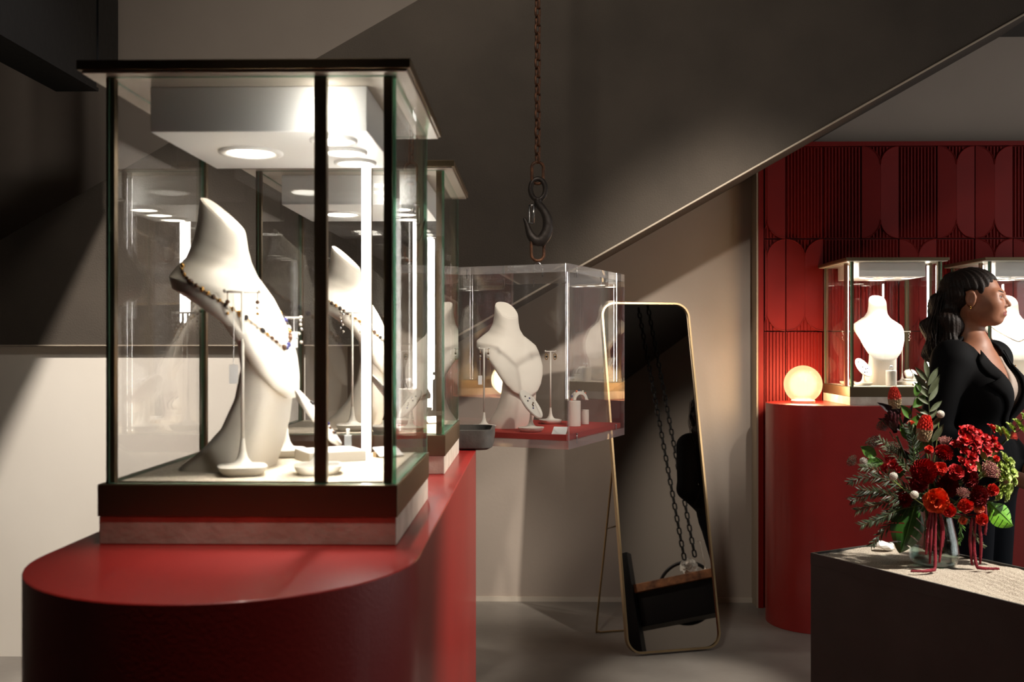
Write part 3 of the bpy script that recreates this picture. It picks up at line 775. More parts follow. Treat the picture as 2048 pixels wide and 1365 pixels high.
# rear stand: a thin U-shaped leg hinged two thirds up
inv = Matrix.Translation(mi.location) @ Matrix((ex, -fwd, upv)).transposed().to_4x4()
inv = inv.inverted()
fl = gp(1192, 1266, 0.004); flr = fl + ex * (MW - .06)
hl = inv.inverted() @ Vector((-MW / 2 + .02, .02, .80)); hr_ = inv.inverted() @ Vector((MW / 2 - .02, .02, .80))
hl = hl; pth = catmull([hl, hl + (fl - hl) * .5, fl + (hl - fl) * .05, fl + ex * .012 + Vector((0, 0, .004)), fl + ex * .06, fl + ex * .25, flr - ex * .02, flr + (hr_ - flr) * .05, hr_], 5)
MB().tube([inv @ q for q in pth], .0048, 8).build('stand_leg', m_brass, mi, smooth=True)
q1 = hl + (fl - hl) * .42; q2 = inv.inverted() @ Vector((-MW / 2 + .01, .012, .50))
MB().tube([inv @ q1, inv @ q2], .003, 6).build('stay', m_bronze, mi, smooth=True)
m_pt = mi.location + fwd * .005
def refl(u, v, dist):
    """point of the room seen in the mirror at pixel (u, v), dist metres beyond the glass"""
    o = Vector((0, 0, CAMZ)); d = (pt(u, v, 1.0) - o).normalized()
    k = (m_pt - o).dot(fwd) / d.dot(fwd); hit = o + d * k
    r = d - 2 * d.dot(fwd) * fwd
    return hit + r.normalized() * dist

#@@PART2@@
# ================================================================ SAND TABLE
HT = .68
LT = gp(1621, 1106, HT); a1 = R(-60.2)
e1 = Vector((math.cos(a1), math.sin(a1), 0)); e2 = Vector((-e1.y, e1.x, 0))
TL, TWd = 1.35, .325
tb = thing('sand_table', 'dark grey plinth table filled with raked sand at the lower right', 'table', (LT.x, LT.y, 0), a1)
m_plinth = mat('dark_grey_laminate', (50, 47, 44), .75, noise=(6, (42, 40, 37), 8), bump=(80, .05))
MB().box(0, TL, 0, TWd, 0, HT - .03).build('body', m_plinth, tb, bevel=.0015)
rim = MB()
w_ = .006
rim.box(0, TL, 0, w_, HT - .03, HT).box(0, TL, TWd - w_, TWd, HT - .03, HT).box(0, w_, w_, TWd - w_, HT - .03, HT).box(TL - w_, TL, w_, TWd - w_, HT - .03, HT)
rim.build('rim', m_plinth, tb)
# raked sand
from mathutils import noise as mnoise
nx_, ny_ = 230, 64; vsn = []; fsn = []
for i in range(nx_ + 1):
    for j in range(ny_ + 1):
        x = w_ + (TL - 2 * w_) * i / nx_; y = w_ + (TWd - 2 * w_) * j / ny_
        z = .0035 * mnoise.noise(Vector((x * 9, y * 9, 0))) + .0018 * mnoise.noise(Vector((x * 40, y * 40, 3))) + .0012 * mnoise.noise(Vector((x * 130, y * 130, 5)))
        c = y - .16 - .07 * math.sin(x * 5.5 + .6)
        k = max(0, min(1, (x - .22) / .2))
        z += k * .0032 * math.sin(c * 2 * math.pi / .026) * math.exp(-(c / .09) ** 2)
        vsn.append((x, y, HT - .006 + z))
for i in range(nx_):
    for j in range(ny_):
        a = i * (ny_ + 1) + j; fsn.append((a, a + ny_ + 1, a + ny_ + 2, a + 1))
sd = MB().add(vsn, fsn).build('sand', mat('pale_sand', (216, 204, 186), .95, noise=(420, (150, 136, 118), 2), bump=(500, .6)), smooth=True)
sd.location = (LT.x, LT.y, 0); sd.rotation_euler = (0, 0, a1)
tag(sd, 'pale raked sand filling the top of the dark plinth table', 'sand', kind='stuff')
for k, (u, v, s_, sz, lb) in enumerate(((1768, 1099, .019, (1.5, .9, 1.15), 'larger white crystal lying on the sand left of the vase'), (1781, 1096, .012, (1, .8, 1.3), 'smaller white crystal leaning behind the larger one on the sand'))):
    q = gp(u, v, HT)
    o = thing('white_crystal', lb, 'crystal', q + Vector((0, 0, .0)), .4 + k)
    mb = MB(); rr_ = random.Random(k + 3)
    rings = []
    for j in range(6):
        b = j / 5; w2 = math.sin(math.pi * (.12 + .8 * b)) ** .8
        rings.append([Vector((s_ * sz[0] * w2 * math.cos(a) * rr_.uniform(.75, 1.05) + s_ * (.9 - 1.6 * b), s_ * sz[1] * w2 * math.sin(a) * rr_.uniform(.75, 1.05), -.004 + s_ * sz[2] * 1.2 * b)) for a in [2 * math.pi * i / 8 for i in range(8)]])
    mb.loft(rings).build('stone', mat('white_quartz', (240, 238, 232), .4), o)

# ================================================================ VASE AND FLOWERS
vb = gp(1868, 1124, HT); vb.z = HT - .004
YV = vb.y; PXV = YV / F
va = thing('glass_vase', 'clear glass vase holding the red flower arrangement', 'vase', vb)
prof = [(.046, 0), (.052, .002), (.0575, .014), (.058, .03), (.054, .06), (.045, .10), (.037, .135), (.036, .16), (.039, .175)]
inner = [(r_ - .003, z + (.006 if i < 2 else .0)) for i, (r_, z) in enumerate(prof)][::-1]
MB().lathe(prof, 40, cap=False).build('outer_wall', clear_glass('vase_glass', (236, 242, 240), .06), va, smooth=True)
MB().lathe([(.001, .006)] + inner[::-1], 40, cap=False).build('inner_wall', MATS['vase_glass'], va, smooth=True)
MB().lathe([(.0005, 0), (.045, 0), (.05, .003), (.047, .008), (.0005, .006)], 40).build('thick_base', clear_glass('vase_base_glass', (215, 226, 222), .12, .12), va, smooth=True)
MB().lathe([(.0005, .007), (.05, .008), (.054, .03), (.0505, .06), (.0005, .06)], 40).build('water', clear_glass('water', (228, 236, 232), .05), va, smooth=True)

def leafmat(n, c, c2, rough=.5):
    m = mat(n, c, rough, noise=(30, c2, 4)); b = m.node_tree.nodes['Principled BSDF']
    b.inputs['Subsurface Weight'].default_value = 0.0
    return m
g_dark = leafmat('dark_fern_green', (50, 66, 34), (36, 48, 24)); g_mid = leafmat('leaf_green', (84, 128, 40), (62, 104, 30)); g_bright = leafmat('painted_lit_monstera_green', (110, 168, 40), (84, 140, 30), .4)  # the bright monstera green has the light on that leaf put into its colour
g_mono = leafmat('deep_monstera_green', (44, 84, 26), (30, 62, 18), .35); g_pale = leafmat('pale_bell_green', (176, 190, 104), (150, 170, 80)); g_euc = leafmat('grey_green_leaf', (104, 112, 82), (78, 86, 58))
g_brown = leafmat('brown_lace', (92, 86, 62), (66, 60, 42)); g_stem = leafmat('stem_green', (86, 100, 50), (66, 80, 40)); g_purple = leafmat('plum_leaf', (62, 40, 44), (44, 28, 32))
p_orange = leafmat('orange_petal', (240, 92, 34), (226, 66, 24), .6); p_verm = leafmat('vermilion_petal', (236, 52, 26), (214, 36, 20), .6); p_red = leafmat('crimson_petal', (196, 18, 22), (168, 12, 18), .55)
p_deep = leafmat('deep_red_petal', (152, 12, 18), (122, 8, 14), .55); p_burg = leafmat('burgundy_petal', (72, 14, 20), (50, 8, 16), .5); p_peach = leafmat('peach_petal', (246, 150, 112), (238, 118, 84), .6)
p_cream = leafmat('cream_bract', (206, 186, 150), (180, 156, 118), .5); p_coral = leafmat('coral_tip', (226, 74, 50), (206, 54, 40), .5); p_white = leafmat('white_bobble', (228, 222, 210), (206, 198, 184), .8)
p_amar = leafmat('amaranth_crimson', (132, 12, 34), (104, 8, 26), .75); p_pink = leafmat('dusty_pink_bud', (170, 112, 102), (140, 84, 78), .7)

def frame(pos, d):
    z = Vector(d).normalized(); a = Vector((0, 0, 1)) if abs(z.z) < .95 else Vector((1, 0, 0))
    x = a.cross(z).normalized(); y = z.cross(x)
    return Matrix.Translation(pos) @ Matrix((x, y, z)).transposed().to_4x4()
def petal(mb, M, L, W, curl=0., cup=0., ruf=0., mi=0, nl=4, nw=4, ph=0., shape=0, start=0.):
    vs_ = []; fs = []
    for i in range(nl + 1):
        t = i / nl
        if shape == 0: w2 = W * (math.sin(math.pi * (.08 + .80 * t)) ** .8)      # rounded petal
        elif shape == 1: w2 = W * max(.03, math.sin(math.pi * min(1, .06 + .94 * t)) ** .9)     # pointed leaf
        else: w2 = W * (.25 + .75 * t)                                           # fan
        for j in range(nw + 1):
            s = -1 + 2 * j / nw
            x = start + L * t * (1 - .12 * s * s * (1 if shape != 1 else 0)); y = w2 * s
            z = curl * L * t * t + cup * W * s * s + ruf * math.sin(s * 6.5 + ph + t * 2) * t * t
            vs_.append(M @ Vector((x, y, z)))
    for i in range(nl):
        for j in range(nw):
            a = i * (nw + 1) + j; fs.append((a, a + nw + 1, a + nw + 2, a + 1))
    mb.add(vs_, fs, mi)
GA = math.pi * (3 - math.sqrt(5))
def petdir(M, th, ph):
    """matrix whose x runs along the direction at polar angle th from the flower axis; z faces the axis"""
    return M @ Matrix.Rotation(ph, 4, 'Z') @ Matrix.Rotation(-(math.pi / 2 - th), 4, 'Y')
VN = vb + Vector((0, 0, .165))       # neck of the vase
BC = pt(1868, 955, YV)               # heart of the bouquet
def stem(parent, pos, org, r=.0016, m=None, bend=.02):
    inside = vb + Vector((rnd.uniform(-.025, .025), rnd.uniform(-.025, .025), .03 + rnd.uniform(0, .05)))
    neck = VN + Vector((rnd.uniform(-.018, .018), rnd.uniform(-.018, .018), 0))
    P = catmull([pos, pos.lerp(neck, .5) + Vector((0, 0, -bend)), neck, inside], 4)
    MB().tube(P, r, 5).build('stem', m or g_stem, parent, smooth=True, origin=org)
def fdir(pos, fw=.75, upk=.25):
    d = (pos - BC); d = d.normalized() if d.length > 1e-4 else Vector()
    return d * .8 + Vector((-.15, -fw, upk))
def carnation(label, u, v, dY, rpx, m, st=True):
    pos = pt(u, v, YV + dY); r = rpx * PXV; t = thing('carnation', label, 'flower', pos); M = frame(Vector(), fdir(pos)); mb = MB()
    n = 64
    for i in range(n):
        k = (i + .5) / n; th = math.acos(max(-1, 1 - 1.25 * k)); L = r * rnd.uniform(.84, 1.06)
        petal(mb, petdir(M, th, i * GA), L, r * .30, -.12, .25, r * .10, 0, 4, 5, rnd.random() * 6, 2)
    mb.build('petals', m, t, smooth=True)
    MB().lathe([(r * .12, -r * .75), (r * .25, -r * .5), (r * .3, -r * .1)], 10, M=M).build('calyx', g_stem, t, smooth=True)
    if st: stem(t, pos - M.to_3x3() @ Vector((0, 0, r * .7)), pos)
    return t
def dahlia(label, u, v, dY, rpx, m, layers=6, center=None, st=True, fw=.75):
    pos = pt(u, v, YV + dY); r = rpx * PXV; t = thing('dahlia', label, 'flower', pos); M = frame(Vector(), fdir(pos, fw)); mb = MB()
    for l in range(layers):
        k = l / (layers - 1); n = 8 + l * 3; th = R(22 + 72 * k)
        for i in range(n):
            petal(mb, petdir(M, th + rnd.uniform(-.06, .06), 2 * math.pi * (i + .5 * (l % 2)) / n), r * (.5 + .5 * k) * rnd.uniform(.93, 1.05), r * .23, .08, .7, 0, 0, 4, 2)
    mb.build('petals', m, t, smooth=True)
    MB().sphere(M @ Vector((0, 0, r * .12)), r * .2, 10, 6).build('centre', center or m, t, smooth=True)
    if st: stem(t, pos - M.to_3x3() @ Vector((0, 0, r * .3)), pos)
    return t
def spray(label, name, cat, pts, rpx, m, budm=None):
    """one stem with several cupped florets"""
    c = sum([pt(u, v, YV + d) for u, v, d in pts], Vector()) / len(pts); t = thing(name, label, cat, c)
    nk = VN.copy()
    for (u, v, d) in pts:
        pos = pt(u, v, YV + d) - c; r = rpx * PXV * rnd.uniform(.8, 1.15); M = frame(pos, fdir(pos + c, .6) + Vector((rnd.uniform(-.5, .5), 0, rnd.uniform(-.4, .4)))); mb = MB()
        for l, (n, th, L) in enumerate(((6, 72, 1.), (5, 40, .75))):
            for i in range(n): petal(mb, petdir(M, R(th + rnd.uniform(-12, 12)), 2 * math.pi * i / n + l * .5), r * L, r * .52, -.15, .35, r * .08, 0, 4, 4, rnd.random() * 6)
        f = mb.build('floret', m, t, smooth=True)
        MB().sphere(pos + M.to_3x3() @ Vector((0, 0, r * .2)), r * .14, 6, 5).build('stamens', budm or p_cream, f, smooth=True)
        MB().tube(catmull([pos, pos * .5 + Vector((0, .004, -.01)), Vector((0, .01, -.02))], 3), .001, 5).build('pedicel', g_stem, t)
    stem(t, c + Vector((0, .01, -.02)), c, .002)
    return t

# -- orange and red carnations
for a in (('large bright orange carnation low in the centre of the bouquet', 1873, 1001, -.085, 25, p_orange), ('red-orange carnation above the large orange one', 1880, 938, -.075, 14, p_verm),
          ('small vermilion carnation near the upper left red bud', 1858, 900, -.05, 9, p_verm), ('vermilion carnation just right of the large orange one, over the vase', 1897, 1021, -.08, 14, p_verm),
          ('vermilion carnation below the dark red dahlia on the right', 1931, 1012, -.08, 15, p_verm), ('vermilion carnation against the green blooms on the right', 1984, 981, -.06, 13, p_verm),
          ('small peach carnation bud low right of the vase neck', 1926, 1041, -.06, 9, p_peach), ('peach carnation above the right amaranth strands', 1958, 1017, -.07, 11, p_peach),
          ('orange carnation hanging lowest on the right side', 1963, 1039, -.075, 13, p_verm), ('tiny orange carnation among the green blooms at upper right', 1992, 918, -.04, 7, p_verm),
          ('crimson carnation in the middle of the bouquet', 1911, 945, -.08, 16, p_red)):
    carnation(*a)
# -- deep red dahlias
for a in (('big deep red dahlia left of centre', 1848, 944, -.07, 27, p_red, 7), ('dark wine dahlia under the big red one', 1837, 969, -.075, 18, p_deep, 6), ('deep red dahlia with orange centre at lower left', 1808, 1000, -.06, 17, p_deep, 5, p_orange),
          ('dark dahlia in shadow at the heart of the bouquet', 1895, 972, -.055, 24, p_deep, 6), ('velvety dark red dahlia at lower right', 1956, 993, -.075, 23, p_deep, 7), ('wine red dahlia above the lower right one', 1938, 956, -.05, 22, p_deep, 6)):
    dahlia(*a)
dahlia('upright crimson cockscomb bloom left of the red sprays', 1888, 906, -.04, 19, p_red, 7)
# -- red sprays at the top
spray('uppermost cluster of scarlet snapdragon florets', 'snapdragon', 'flower', [(1925, 868, -.03), (1940, 862, -.04), (1955, 868, -.02), (1932, 882, -.05), (1950, 884, -.05), (1966, 878, -.02)], 17, p_red, p_orange)
spray('scarlet snapdragon florets beside the green bells', 'snapdragon', 'flower', [(1975, 890, -.03), (1985, 880, -.01), (1990, 894, -.02), (1972, 902, -.05), (1983, 858, .0)], 15, p_red, p_cream)
spray('scarlet snapdragon florets hanging in the middle right', 'snapdragon', 'flower', [(1930, 905, -.06), (1943, 915, -.07), (1950, 900, -.06), (1938, 932, -.08), (1922, 924, -.07), (1913, 890, -.04)], 15, p_red, p_cream)
spray('small red blossoms with buds at the far left', 'snapdragon', 'flower', [(1770, 935, -.03), (1786, 930, -.04), (1765, 946, -.03), (1780, 918, -.02), (1798, 940, -.05)], 10, p_red, p_pink)
# -- cone flowers
def cone(label, u, v, dY, hpx, wpx, lean, m_top, m_low):
    pos = pt(u, v, YV + dY); t = thing('cone_flower', label, 'flower', pos); h, w2 = hpx * PXV, wpx * PXV / 2
    M = frame(Vector(), Vector((lean, -.1, 1)))
    for k, (f0, f1, m_) in enumerate(((0, .5, m_low), (.5, 1, m_top))):
        mb = MB()
        for l in range(7):
            b = f0 + (f1 - f0) * l / 6.5; rr_ = w2 * math.sin(math.pi * (.18 + .74 * b)) ** .7
            n = 9
            for i in range(n):
                Mi = M @ Matrix.Translation((0, 0, (b - .5) * h)) @ Matrix.Rotation(2 * math.pi * (i + .5 * (l % 2)) / n, 4, 'Z') @ Matrix.Translation((rr_ * .82, 0, 0)) @ Matrix.Rotation(R(-72 - 20 * b), 4, 'Y')
                petal(mb, Mi, h * .17, w2 * .34, .25, -.5, 0, 0, 3, 2)
        mb.lathe([(w2 * math.sin(math.pi * (.18 + .74 * b)) ** .7 * .86, (b - .5) * h) for b in [f0 + (f1 - f0) * q / 6 for q in range(7)]], 12, M=M)
        mb.build('lower_bracts' if k == 0 else 'tip_bracts', m_, t, smooth=True)
    stem(t, pos - M.to_3x3() @ Vector((0, 0, h * .48)), pos, .0026)
cone('red-tipped cream cone bud rising highest on the left', 1789, 798, .0, 38, 25, -.1, p_coral, p_cream)
cone('red-topped cone bud standing above the bouquet centre', 1849, 859, -.03, 46, 30, .1, p_verm, p_cream)
pos = pt(1791, 866, YV); t = thing('protea', 'dark burgundy protea bloom opening at the upper left', 'flower', pos); M = frame(Vector(), Vector((-.35, -.35, .8))); mb = MB(); r = 40 * PXV
for l in range(3):
    for i in range(9): petal(mb, petdir(M, R(12 + 9 * l), 2 * math.pi * (i + .5 * l) / 9), r * (1.25 - .12 * l), r * .2, .1, .5, 0, 0, 5, 3, 0, 1, 0)
mb.build('bracts', p_burg, t, smooth=True); mb = MB()
for i in range(60): petal(mb, petdir(M, R(rnd.uniform(0, 16)), i * GA), r * rnd.uniform(.95, 1.2), r * .018, 0, 0, 0, 0, 2, 1)
mb.build('florets', p_red, t); stem(t, pos - M.to_3x3() @ Vector((0, 0, .01)), pos, .003)
pos = pt(1823, 851, YV - .02); t = thing('carnation_bud', 'small peach bud between the two cone flowers', 'flower', pos); M = frame(Vector(), Vector((-.2, -.3, 1))); mb = MB(); r = 9 * PXV
for i in range(16): petal(mb, petdir(M, R(10 + 40 * i / 16), i * GA), r * 1.1, r * .4, -.1, .3, r * .08, 0, 3, 3, i, 2)
mb.build('petals', p_peach, t, smooth=True); MB().lathe([(r * .2, -r * 2.2), (r * .62, -r * 1.2), (r * .6, 0)], 10, M=M).build('calyx', g_stem, t, smooth=True); stem(t, pos + Vector((0, 0, -r * 2)), pos)
# -- white bobbles
for a in (('white bobble flower against the black jacket', 1881, 829, .0), ('white bobble flower at the far left of the bouquet', 1727, 923, -.02), ('white bobble flower left of the big red dahlia', 1787, 953, -.09), ('white bobble flower above the dark monstera leaf', 1829, 990, -.09)):
    lb, u, v, d = a; pos = pt(u, v, YV + d); t = thing('bobble_flower', lb, 'flower', pos); r = 7.2 * PXV; mb = MB().sphere((0, 0, 0), r, 14, 10)
    for i in range(90):
        k = 1 - 2 * (i + .5) / 90; q = Vector((math.sqrt(1 - k * k) * math.cos(i * GA), math.sqrt(1 - k * k) * math.sin(i * GA), k)); mb.sphere(q * r, r * .13, 5, 3)
    mb.build('head', p_white, t, smooth=True); stem(t, pos + Vector((0, .006, -r)), pos, .0010, g_pale)
# -- leafy stems
def leafy(label, name, path, leaves, m, L, W, sm=None, shape=1, cat='foliage', droop=.0, toward=None):
    """path: pixel list (u,v,dY); leaves: count"""
    P = catmull([pt(u, v, YV + d) for u, v, d in path], 6); org = P[0].copy(); t = thing(name, label, cat, org)
    MB().tube([q - org for q in P], [.0016 * (1 - .6 * i / len(P)) for i in range(len(P))], 5).build('stem', sm or g_stem, t, smooth=True)
    proto = None
    for i in range(leaves):
        k = .12 + .88 * i / max(1, leaves - 1); idx = min(len(P) - 2, int(k * (len(P) - 1))); T = (P[idx + 1] - P[idx]).normalized()
        sd_ = 1 if i % 2 else -1
        side = (T.cross(Vector((0, 1, 0))).normalized() * sd_ + Vector((0, rnd.uniform(-.6, .3), 0)))
        d = (T * rnd.uniform(.6, 1.1) + side * rnd.uniform(.5, 1) + Vector((0, 0, -droop))).normalized() if i < leaves - 1 else T
        z = Vector((rnd.uniform(-.3, .3), -1, rnd.uniform(-.2, .5))); z = (z - d * z.dot(d)).normalized(); y = z.cross(d)
        M = Matrix.Translation(P[idx] - org) @ Matrix((d, y, z)).transposed().to_4x4()
        if proto is None:
            mb = MB(); petal(mb, Matrix(), L, W, -.15, .35, 0, 0, 6, 4, 0, shape); proto = mb.build('leaf', m, t, smooth=True); o = proto
        else: o = proto.copy(); COL.objects.link(o)
        s_ = rnd.uniform(.75, 1.1); o.matrix_local = M @ Matrix.Diagonal((s_, s_, s_, 1))
    return t
leafy('bright green leafy sprig between the cone flowers', 'ruscus_sprig', [(1822, 930, 0), (1818, 870, 0), (1822, 830, 0), (1832, 788, 0)], 6, g_mid, .045, .011)
leafy('tall grey-green upright leaf stem beside the black jacket', 'eucalyptus_stem', [(1866, 900, 0), (1860, 840, .0), (1857, 795, .0), (1854, 752, .0)], 15, g_euc, .05, .0075)
leafy('broad green leaves behind the central cone flower', 'salal_leaf', [(1845, 960, .02), (1838, 915, 0), (1830, 880, -.01)], 4, g_mid, .06, .02)
leafy('broad green leaf sticking out at the far left', 'salal_leaf', [(1800, 960, .02), (1765, 925, .0), (1748, 912, -.01)], 3, g_mid, .055, .017)
leafy('dark plum leaves behind the protea', 'plum_leaf_stem', [(1835, 960, .01), (1822, 900, .0), (1806, 850, .0), (1798, 825, 0)], 7, g_purple, .07, .010)
leafy('dark green leaves low between the dahlias', 'salal_leaf', [(1880, 1000, -.02), (1850, 985, -.03), (1835, 1000, -.03)], 5, g_mono, .05, .016)
leafy('fresh green leaves beside the right red spray', 'ruscus_sprig', [(1940, 990, 0), (1965, 935, -.03), (1982, 905, -.03)], 8, g_pale, .035, .008)
# -- feathery ferns
def fern(label, path, L, m, dens=46, name='fern_frond', wd=.0011):
    P = catmull([pt(u, v, YV + d) for u, v, d in path], 12); org = P[0].copy(); t = thing(name, label, 'foliage', org)
    MB().tube([q - org for q in P], [.0013 * (1 - .7 * i / len(P)) for i in range(len(P))], 5).build('stem', g_stem, t, smooth=True)
    mb = MB()
    for i in range(dens):
        k = .08 + .92 * i / dens; idx = min(len(P) - 2, int(k * (len(P) - 1))); T = (P[idx + 1] - P[idx]).normalized()
        for sd_ in (-1, 1):
            side = T.cross(Vector((0, 1, 0))).normalized() * sd_
            d = (T * .9 + side * rnd.uniform(.5, .9) + Vector((0, rnd.uniform(-.7, .4), rnd.uniform(-.3, .1)))).normalized()
            z = Vector((rnd.uniform(-.5, .5), -1, .4)); z = (z - d * z.dot(d)).normalized(); y = z.cross(d)
            M = Matrix.Translation(P[idx] - org) @ Matrix((d, y, z)).transposed().to_4x4()
            petal(mb, M, L * rnd.uniform(.6, 1.1) * (1.1 - .6 * k), wd * rnd.uniform(.8, 1.5), -.2, 0, 0, 0, 3, 1, 0, 1)
    f = mb.build('leaflets', m, t); f['kind'] = 'stuff'
ferns = [[(1850, 1005), (1790, 965), (1735, 955), (1697, 965)], [(1850, 1005), (1780, 985), (1735, 990), (1702, 1002)], [(1850, 1010), (1790, 1005), (1745, 1012), (1712, 1022)], [(1850, 1010), (1800, 1020), (1755, 1040), (1722, 1052)],
         [(1850, 1010), (1805, 1030), (1770, 1060), (1742, 1092)], [(1848, 1005), (1800, 975), (1750, 940), (1722, 935)], [(1850, 1000), (1805, 1000), (1760, 985), (1718, 980)], [(1850, 1010), (1810, 1015), (1775, 1030), (1738, 1045)],
         [(1845, 985), (1815, 940), (1785, 905), (1760, 880)], [(1850, 985), (1830, 930), (1825, 880), (1815, 850)]]
names = ['uppermost feathery fern frond on the left', 'second feathery fern frond reaching left', 'middle feathery fern frond spreading left', 'lower feathery fern frond pointing down left', 'lowest trailing fern frond above the sand', 'fern frond reaching past the white bobble at far left', 'fern frond lying over the other left fronds', 'fern frond filling the lower left of the bouquet', 'fern frond rising behind the burgundy protea', 'fern frond behind the central cone flower']
for i, (P, lb) in enumerate(zip(ferns, names)):
    fern(lb, [(u, v, -.05 - .03 * (j / 3) + .02 * (i % 3)) for j, (u, v) in enumerate(P)], .034, [g_dark, g_mid if i == 3 else g_dark, g_euc][i % 3], 44)
fern('thin olive sprig hanging over the right amaranth', [(1925, 1020, -.06), (1945, 1060, -.07), (1960, 1085, -.07), (1970, 1094, -.07)], .014, g_euc, 26, 'olive_sprig', .0012)
fern('wispy fern hanging inside the vase', [(1885, 1010, .0), (1893, 1040, .0), (1890, 1070, .0)], .02, g_dark, 26)
fern('wispy fern sprig behind the vase on the right', [(1905, 1010, .03), (1922, 1050, .06), (1918, 1090, .07)], .02, g_mid, 26)
# -- lacy seed heads
def lace(label, u, v, dY, rpx, m, n=70, up_=(0, -.2, 1), flat=.45):
    pos = pt(u, v, YV + dY); t = thing('seed_head', label, 'flower', pos); r = rpx * PXV; M = frame(Vector(), up_); mb = MB(); root = M @ Vector((0, 0, -r * 1.3))
    for i in range(n):
        k = math.sqrt((i + .5) / n); q = M @ Vector((r * k * math.cos(i * GA), r * k * math.sin(i * GA), r * flat * (1 - k * k) + rnd.uniform(-.1, .1) * r))
        mb.tube([root.lerp(q, .4), q], [r * .012, r * .02], 3); mb.sphere(q, r * rnd.uniform(.05, .085), 5, 4)
    h_ = mb.build('seeds', m, t, smooth=True); h_['kind'] = 'stuff'; stem(t, pos + root, pos, .0012)
lace('brown lacy seed head left of the protea', 1766, 850, .0, 16, g_brown, 70, (-.7, -.2, .7)); lace('brown lacy seed head above the left leaf', 1746, 884, -.01, 17, g_brown, 70, (-.6, -.2, .8)); lace('brown lacy seed head furthest left', 1704, 922, -.02, 13, g_brown, 60, (-.8, -.2, .5))
lace('reddish sedum head between cone flower and red sprays', 1890, 881, -.01, 15, p_pink, 60); lace('dusty pink seed cluster in front of the green blooms', 1982, 940, -.07, 20, p_pink, 90, (.3, -.7, .6)); lace('rusty seed cluster beside the lower right dahlia', 1926, 986, -.09, 13, p_pink, 60, (0, -.7, .7))
lace('coral seed tips at the far upper right', 2028, 872, -.01, 10, p_coral, 40, (.8, -.2, .5)); lace('mossy seed head below the protea', 1784, 895, -.03, 16, g_brown, 60, (-.2, -.5, .8))
# -- green blooms
spray('pale green hydrangea bloom at the right edge of the bouquet', 'hydrangea', 'flower', [(2005, 918, -.02), (2018, 926, -.02), (2008, 938, -.04), (2022, 945, -.02), (1998, 930, -.03), (2012, 956, -.04), (2026, 962, -.01), (2000, 950, -.04)], 15, g_pale, g_mid)
spray('lower pale green hydrangea bloom by the bright leaf', 'hydrangea', 'flower', [(2000, 975, -.04), (2015, 978, -.03), (1995, 990, -.05), (2010, 990, -.04)], 15, g_pale, g_mid)
spray('pale green bell flowers stretching to the right edge', 'bell_flower', 'flower', [(1995, 862, .0), (2008, 868, -.01), (2020, 856, .0), (2034, 848, .0), (2042, 860, .0), (2047, 838, .0)], 15, g_pale, g_mid)
# -- monstera leaves
def monstera(label, base, tip, wpx, m, dB, dT, roll=0.):
    B = pt(base[0], base[1], YV + dB); T = pt(tip[0], tip[1], YV + dT); L = (T - B).length; x = (T - B).normalized()
    z = Vector((.25 + roll, -1, .35)); z = (z - x * z.dot(x)).normalized(); y = z.cross(x); M = Matrix((x, y, z)).transposed().to_4x4()
    t = thing('monstera_leaf', label, 'leaf', B); Wd = wpx * PXV / 2; n = 26
    def halfw(k): return Wd * (max(0, math.sin(math.pi * (.10 + .90 * k))) ** .75) * (1.05 - .25 * k)
    def zz(a, b): return .10 * L * (a * a) * -1 - .25 * Wd * (b * b)
    mb = MB()
    for sd_ in (-1, 1):
        nl = 5
        for j in range(nl + 1):       # lobes separated by slots that reach the rim
            k0, k1 = -.06 + 1.06 * j / (nl + 1), -.06 + 1.06 * (j + .86) / (nl + 1)
            if j == nl: k1 = 1.0
            rows = 5
            for i in range(rows):
                a = k0 + (k1 - k0) * i / rows; b = k0 + (k1 - k0) * (i + 1) / rows
                inner = .0
                q = []
                for kk in (a, b):
                    # veins sweep toward the tip
                    row = []
                    for s in (0, .35, .7, 1):
                        c = kk + .16 * s * (1 - kk)
                        row.append(M @ Vector((L * min(c, 1), sd_ * halfw(max(0, min(kk, 1))) * s, zz(c, s))))
                    q.append(row)
                vs_ = q[0] + q[1]
                for s in range(3): mb.add([vs_[s], vs_[s + 1], vs_[4 + s + 1], vs_[4 + s]], [(0, 1, 2, 3) if sd_ > 0 else (3, 2, 1, 0)])
            # strip joining lobes near the midrib
            if j < nl:
                a, b = k1, -.06 + 1.06 * (j + 1) / (nl + 1); q = []
                for kk in (a, b):
                    q += [M @ Vector((L * min(kk + .16 * s * (1 - kk), 1), sd_ * halfw(max(0, min(kk, 1))) * s, zz(kk, s))) for s in (0, .3)]
                mb.add([q[0], q[1], q[3], q[2]], [(0, 1, 2, 3) if sd_ > 0 else (3, 2, 1, 0)])
    mb.build('blade', m, t, smooth=True)
    MB().tube([M @ Vector((L * k / 8, 0, zz(k / 8, 0) + .001)) for k in range(9)], [.0014 * (1 - .09 * k) for k in range(9)], 5).build('midrib', g_mid, t, smooth=True)
    stem(t, B, B, .002)
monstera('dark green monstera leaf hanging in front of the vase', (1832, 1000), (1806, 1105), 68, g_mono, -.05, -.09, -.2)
monstera('bright lit monstera leaf pointing right below the green blooms', (1978, 1006), (2030, 1050), 58, g_bright, -.03, -.05, .1)
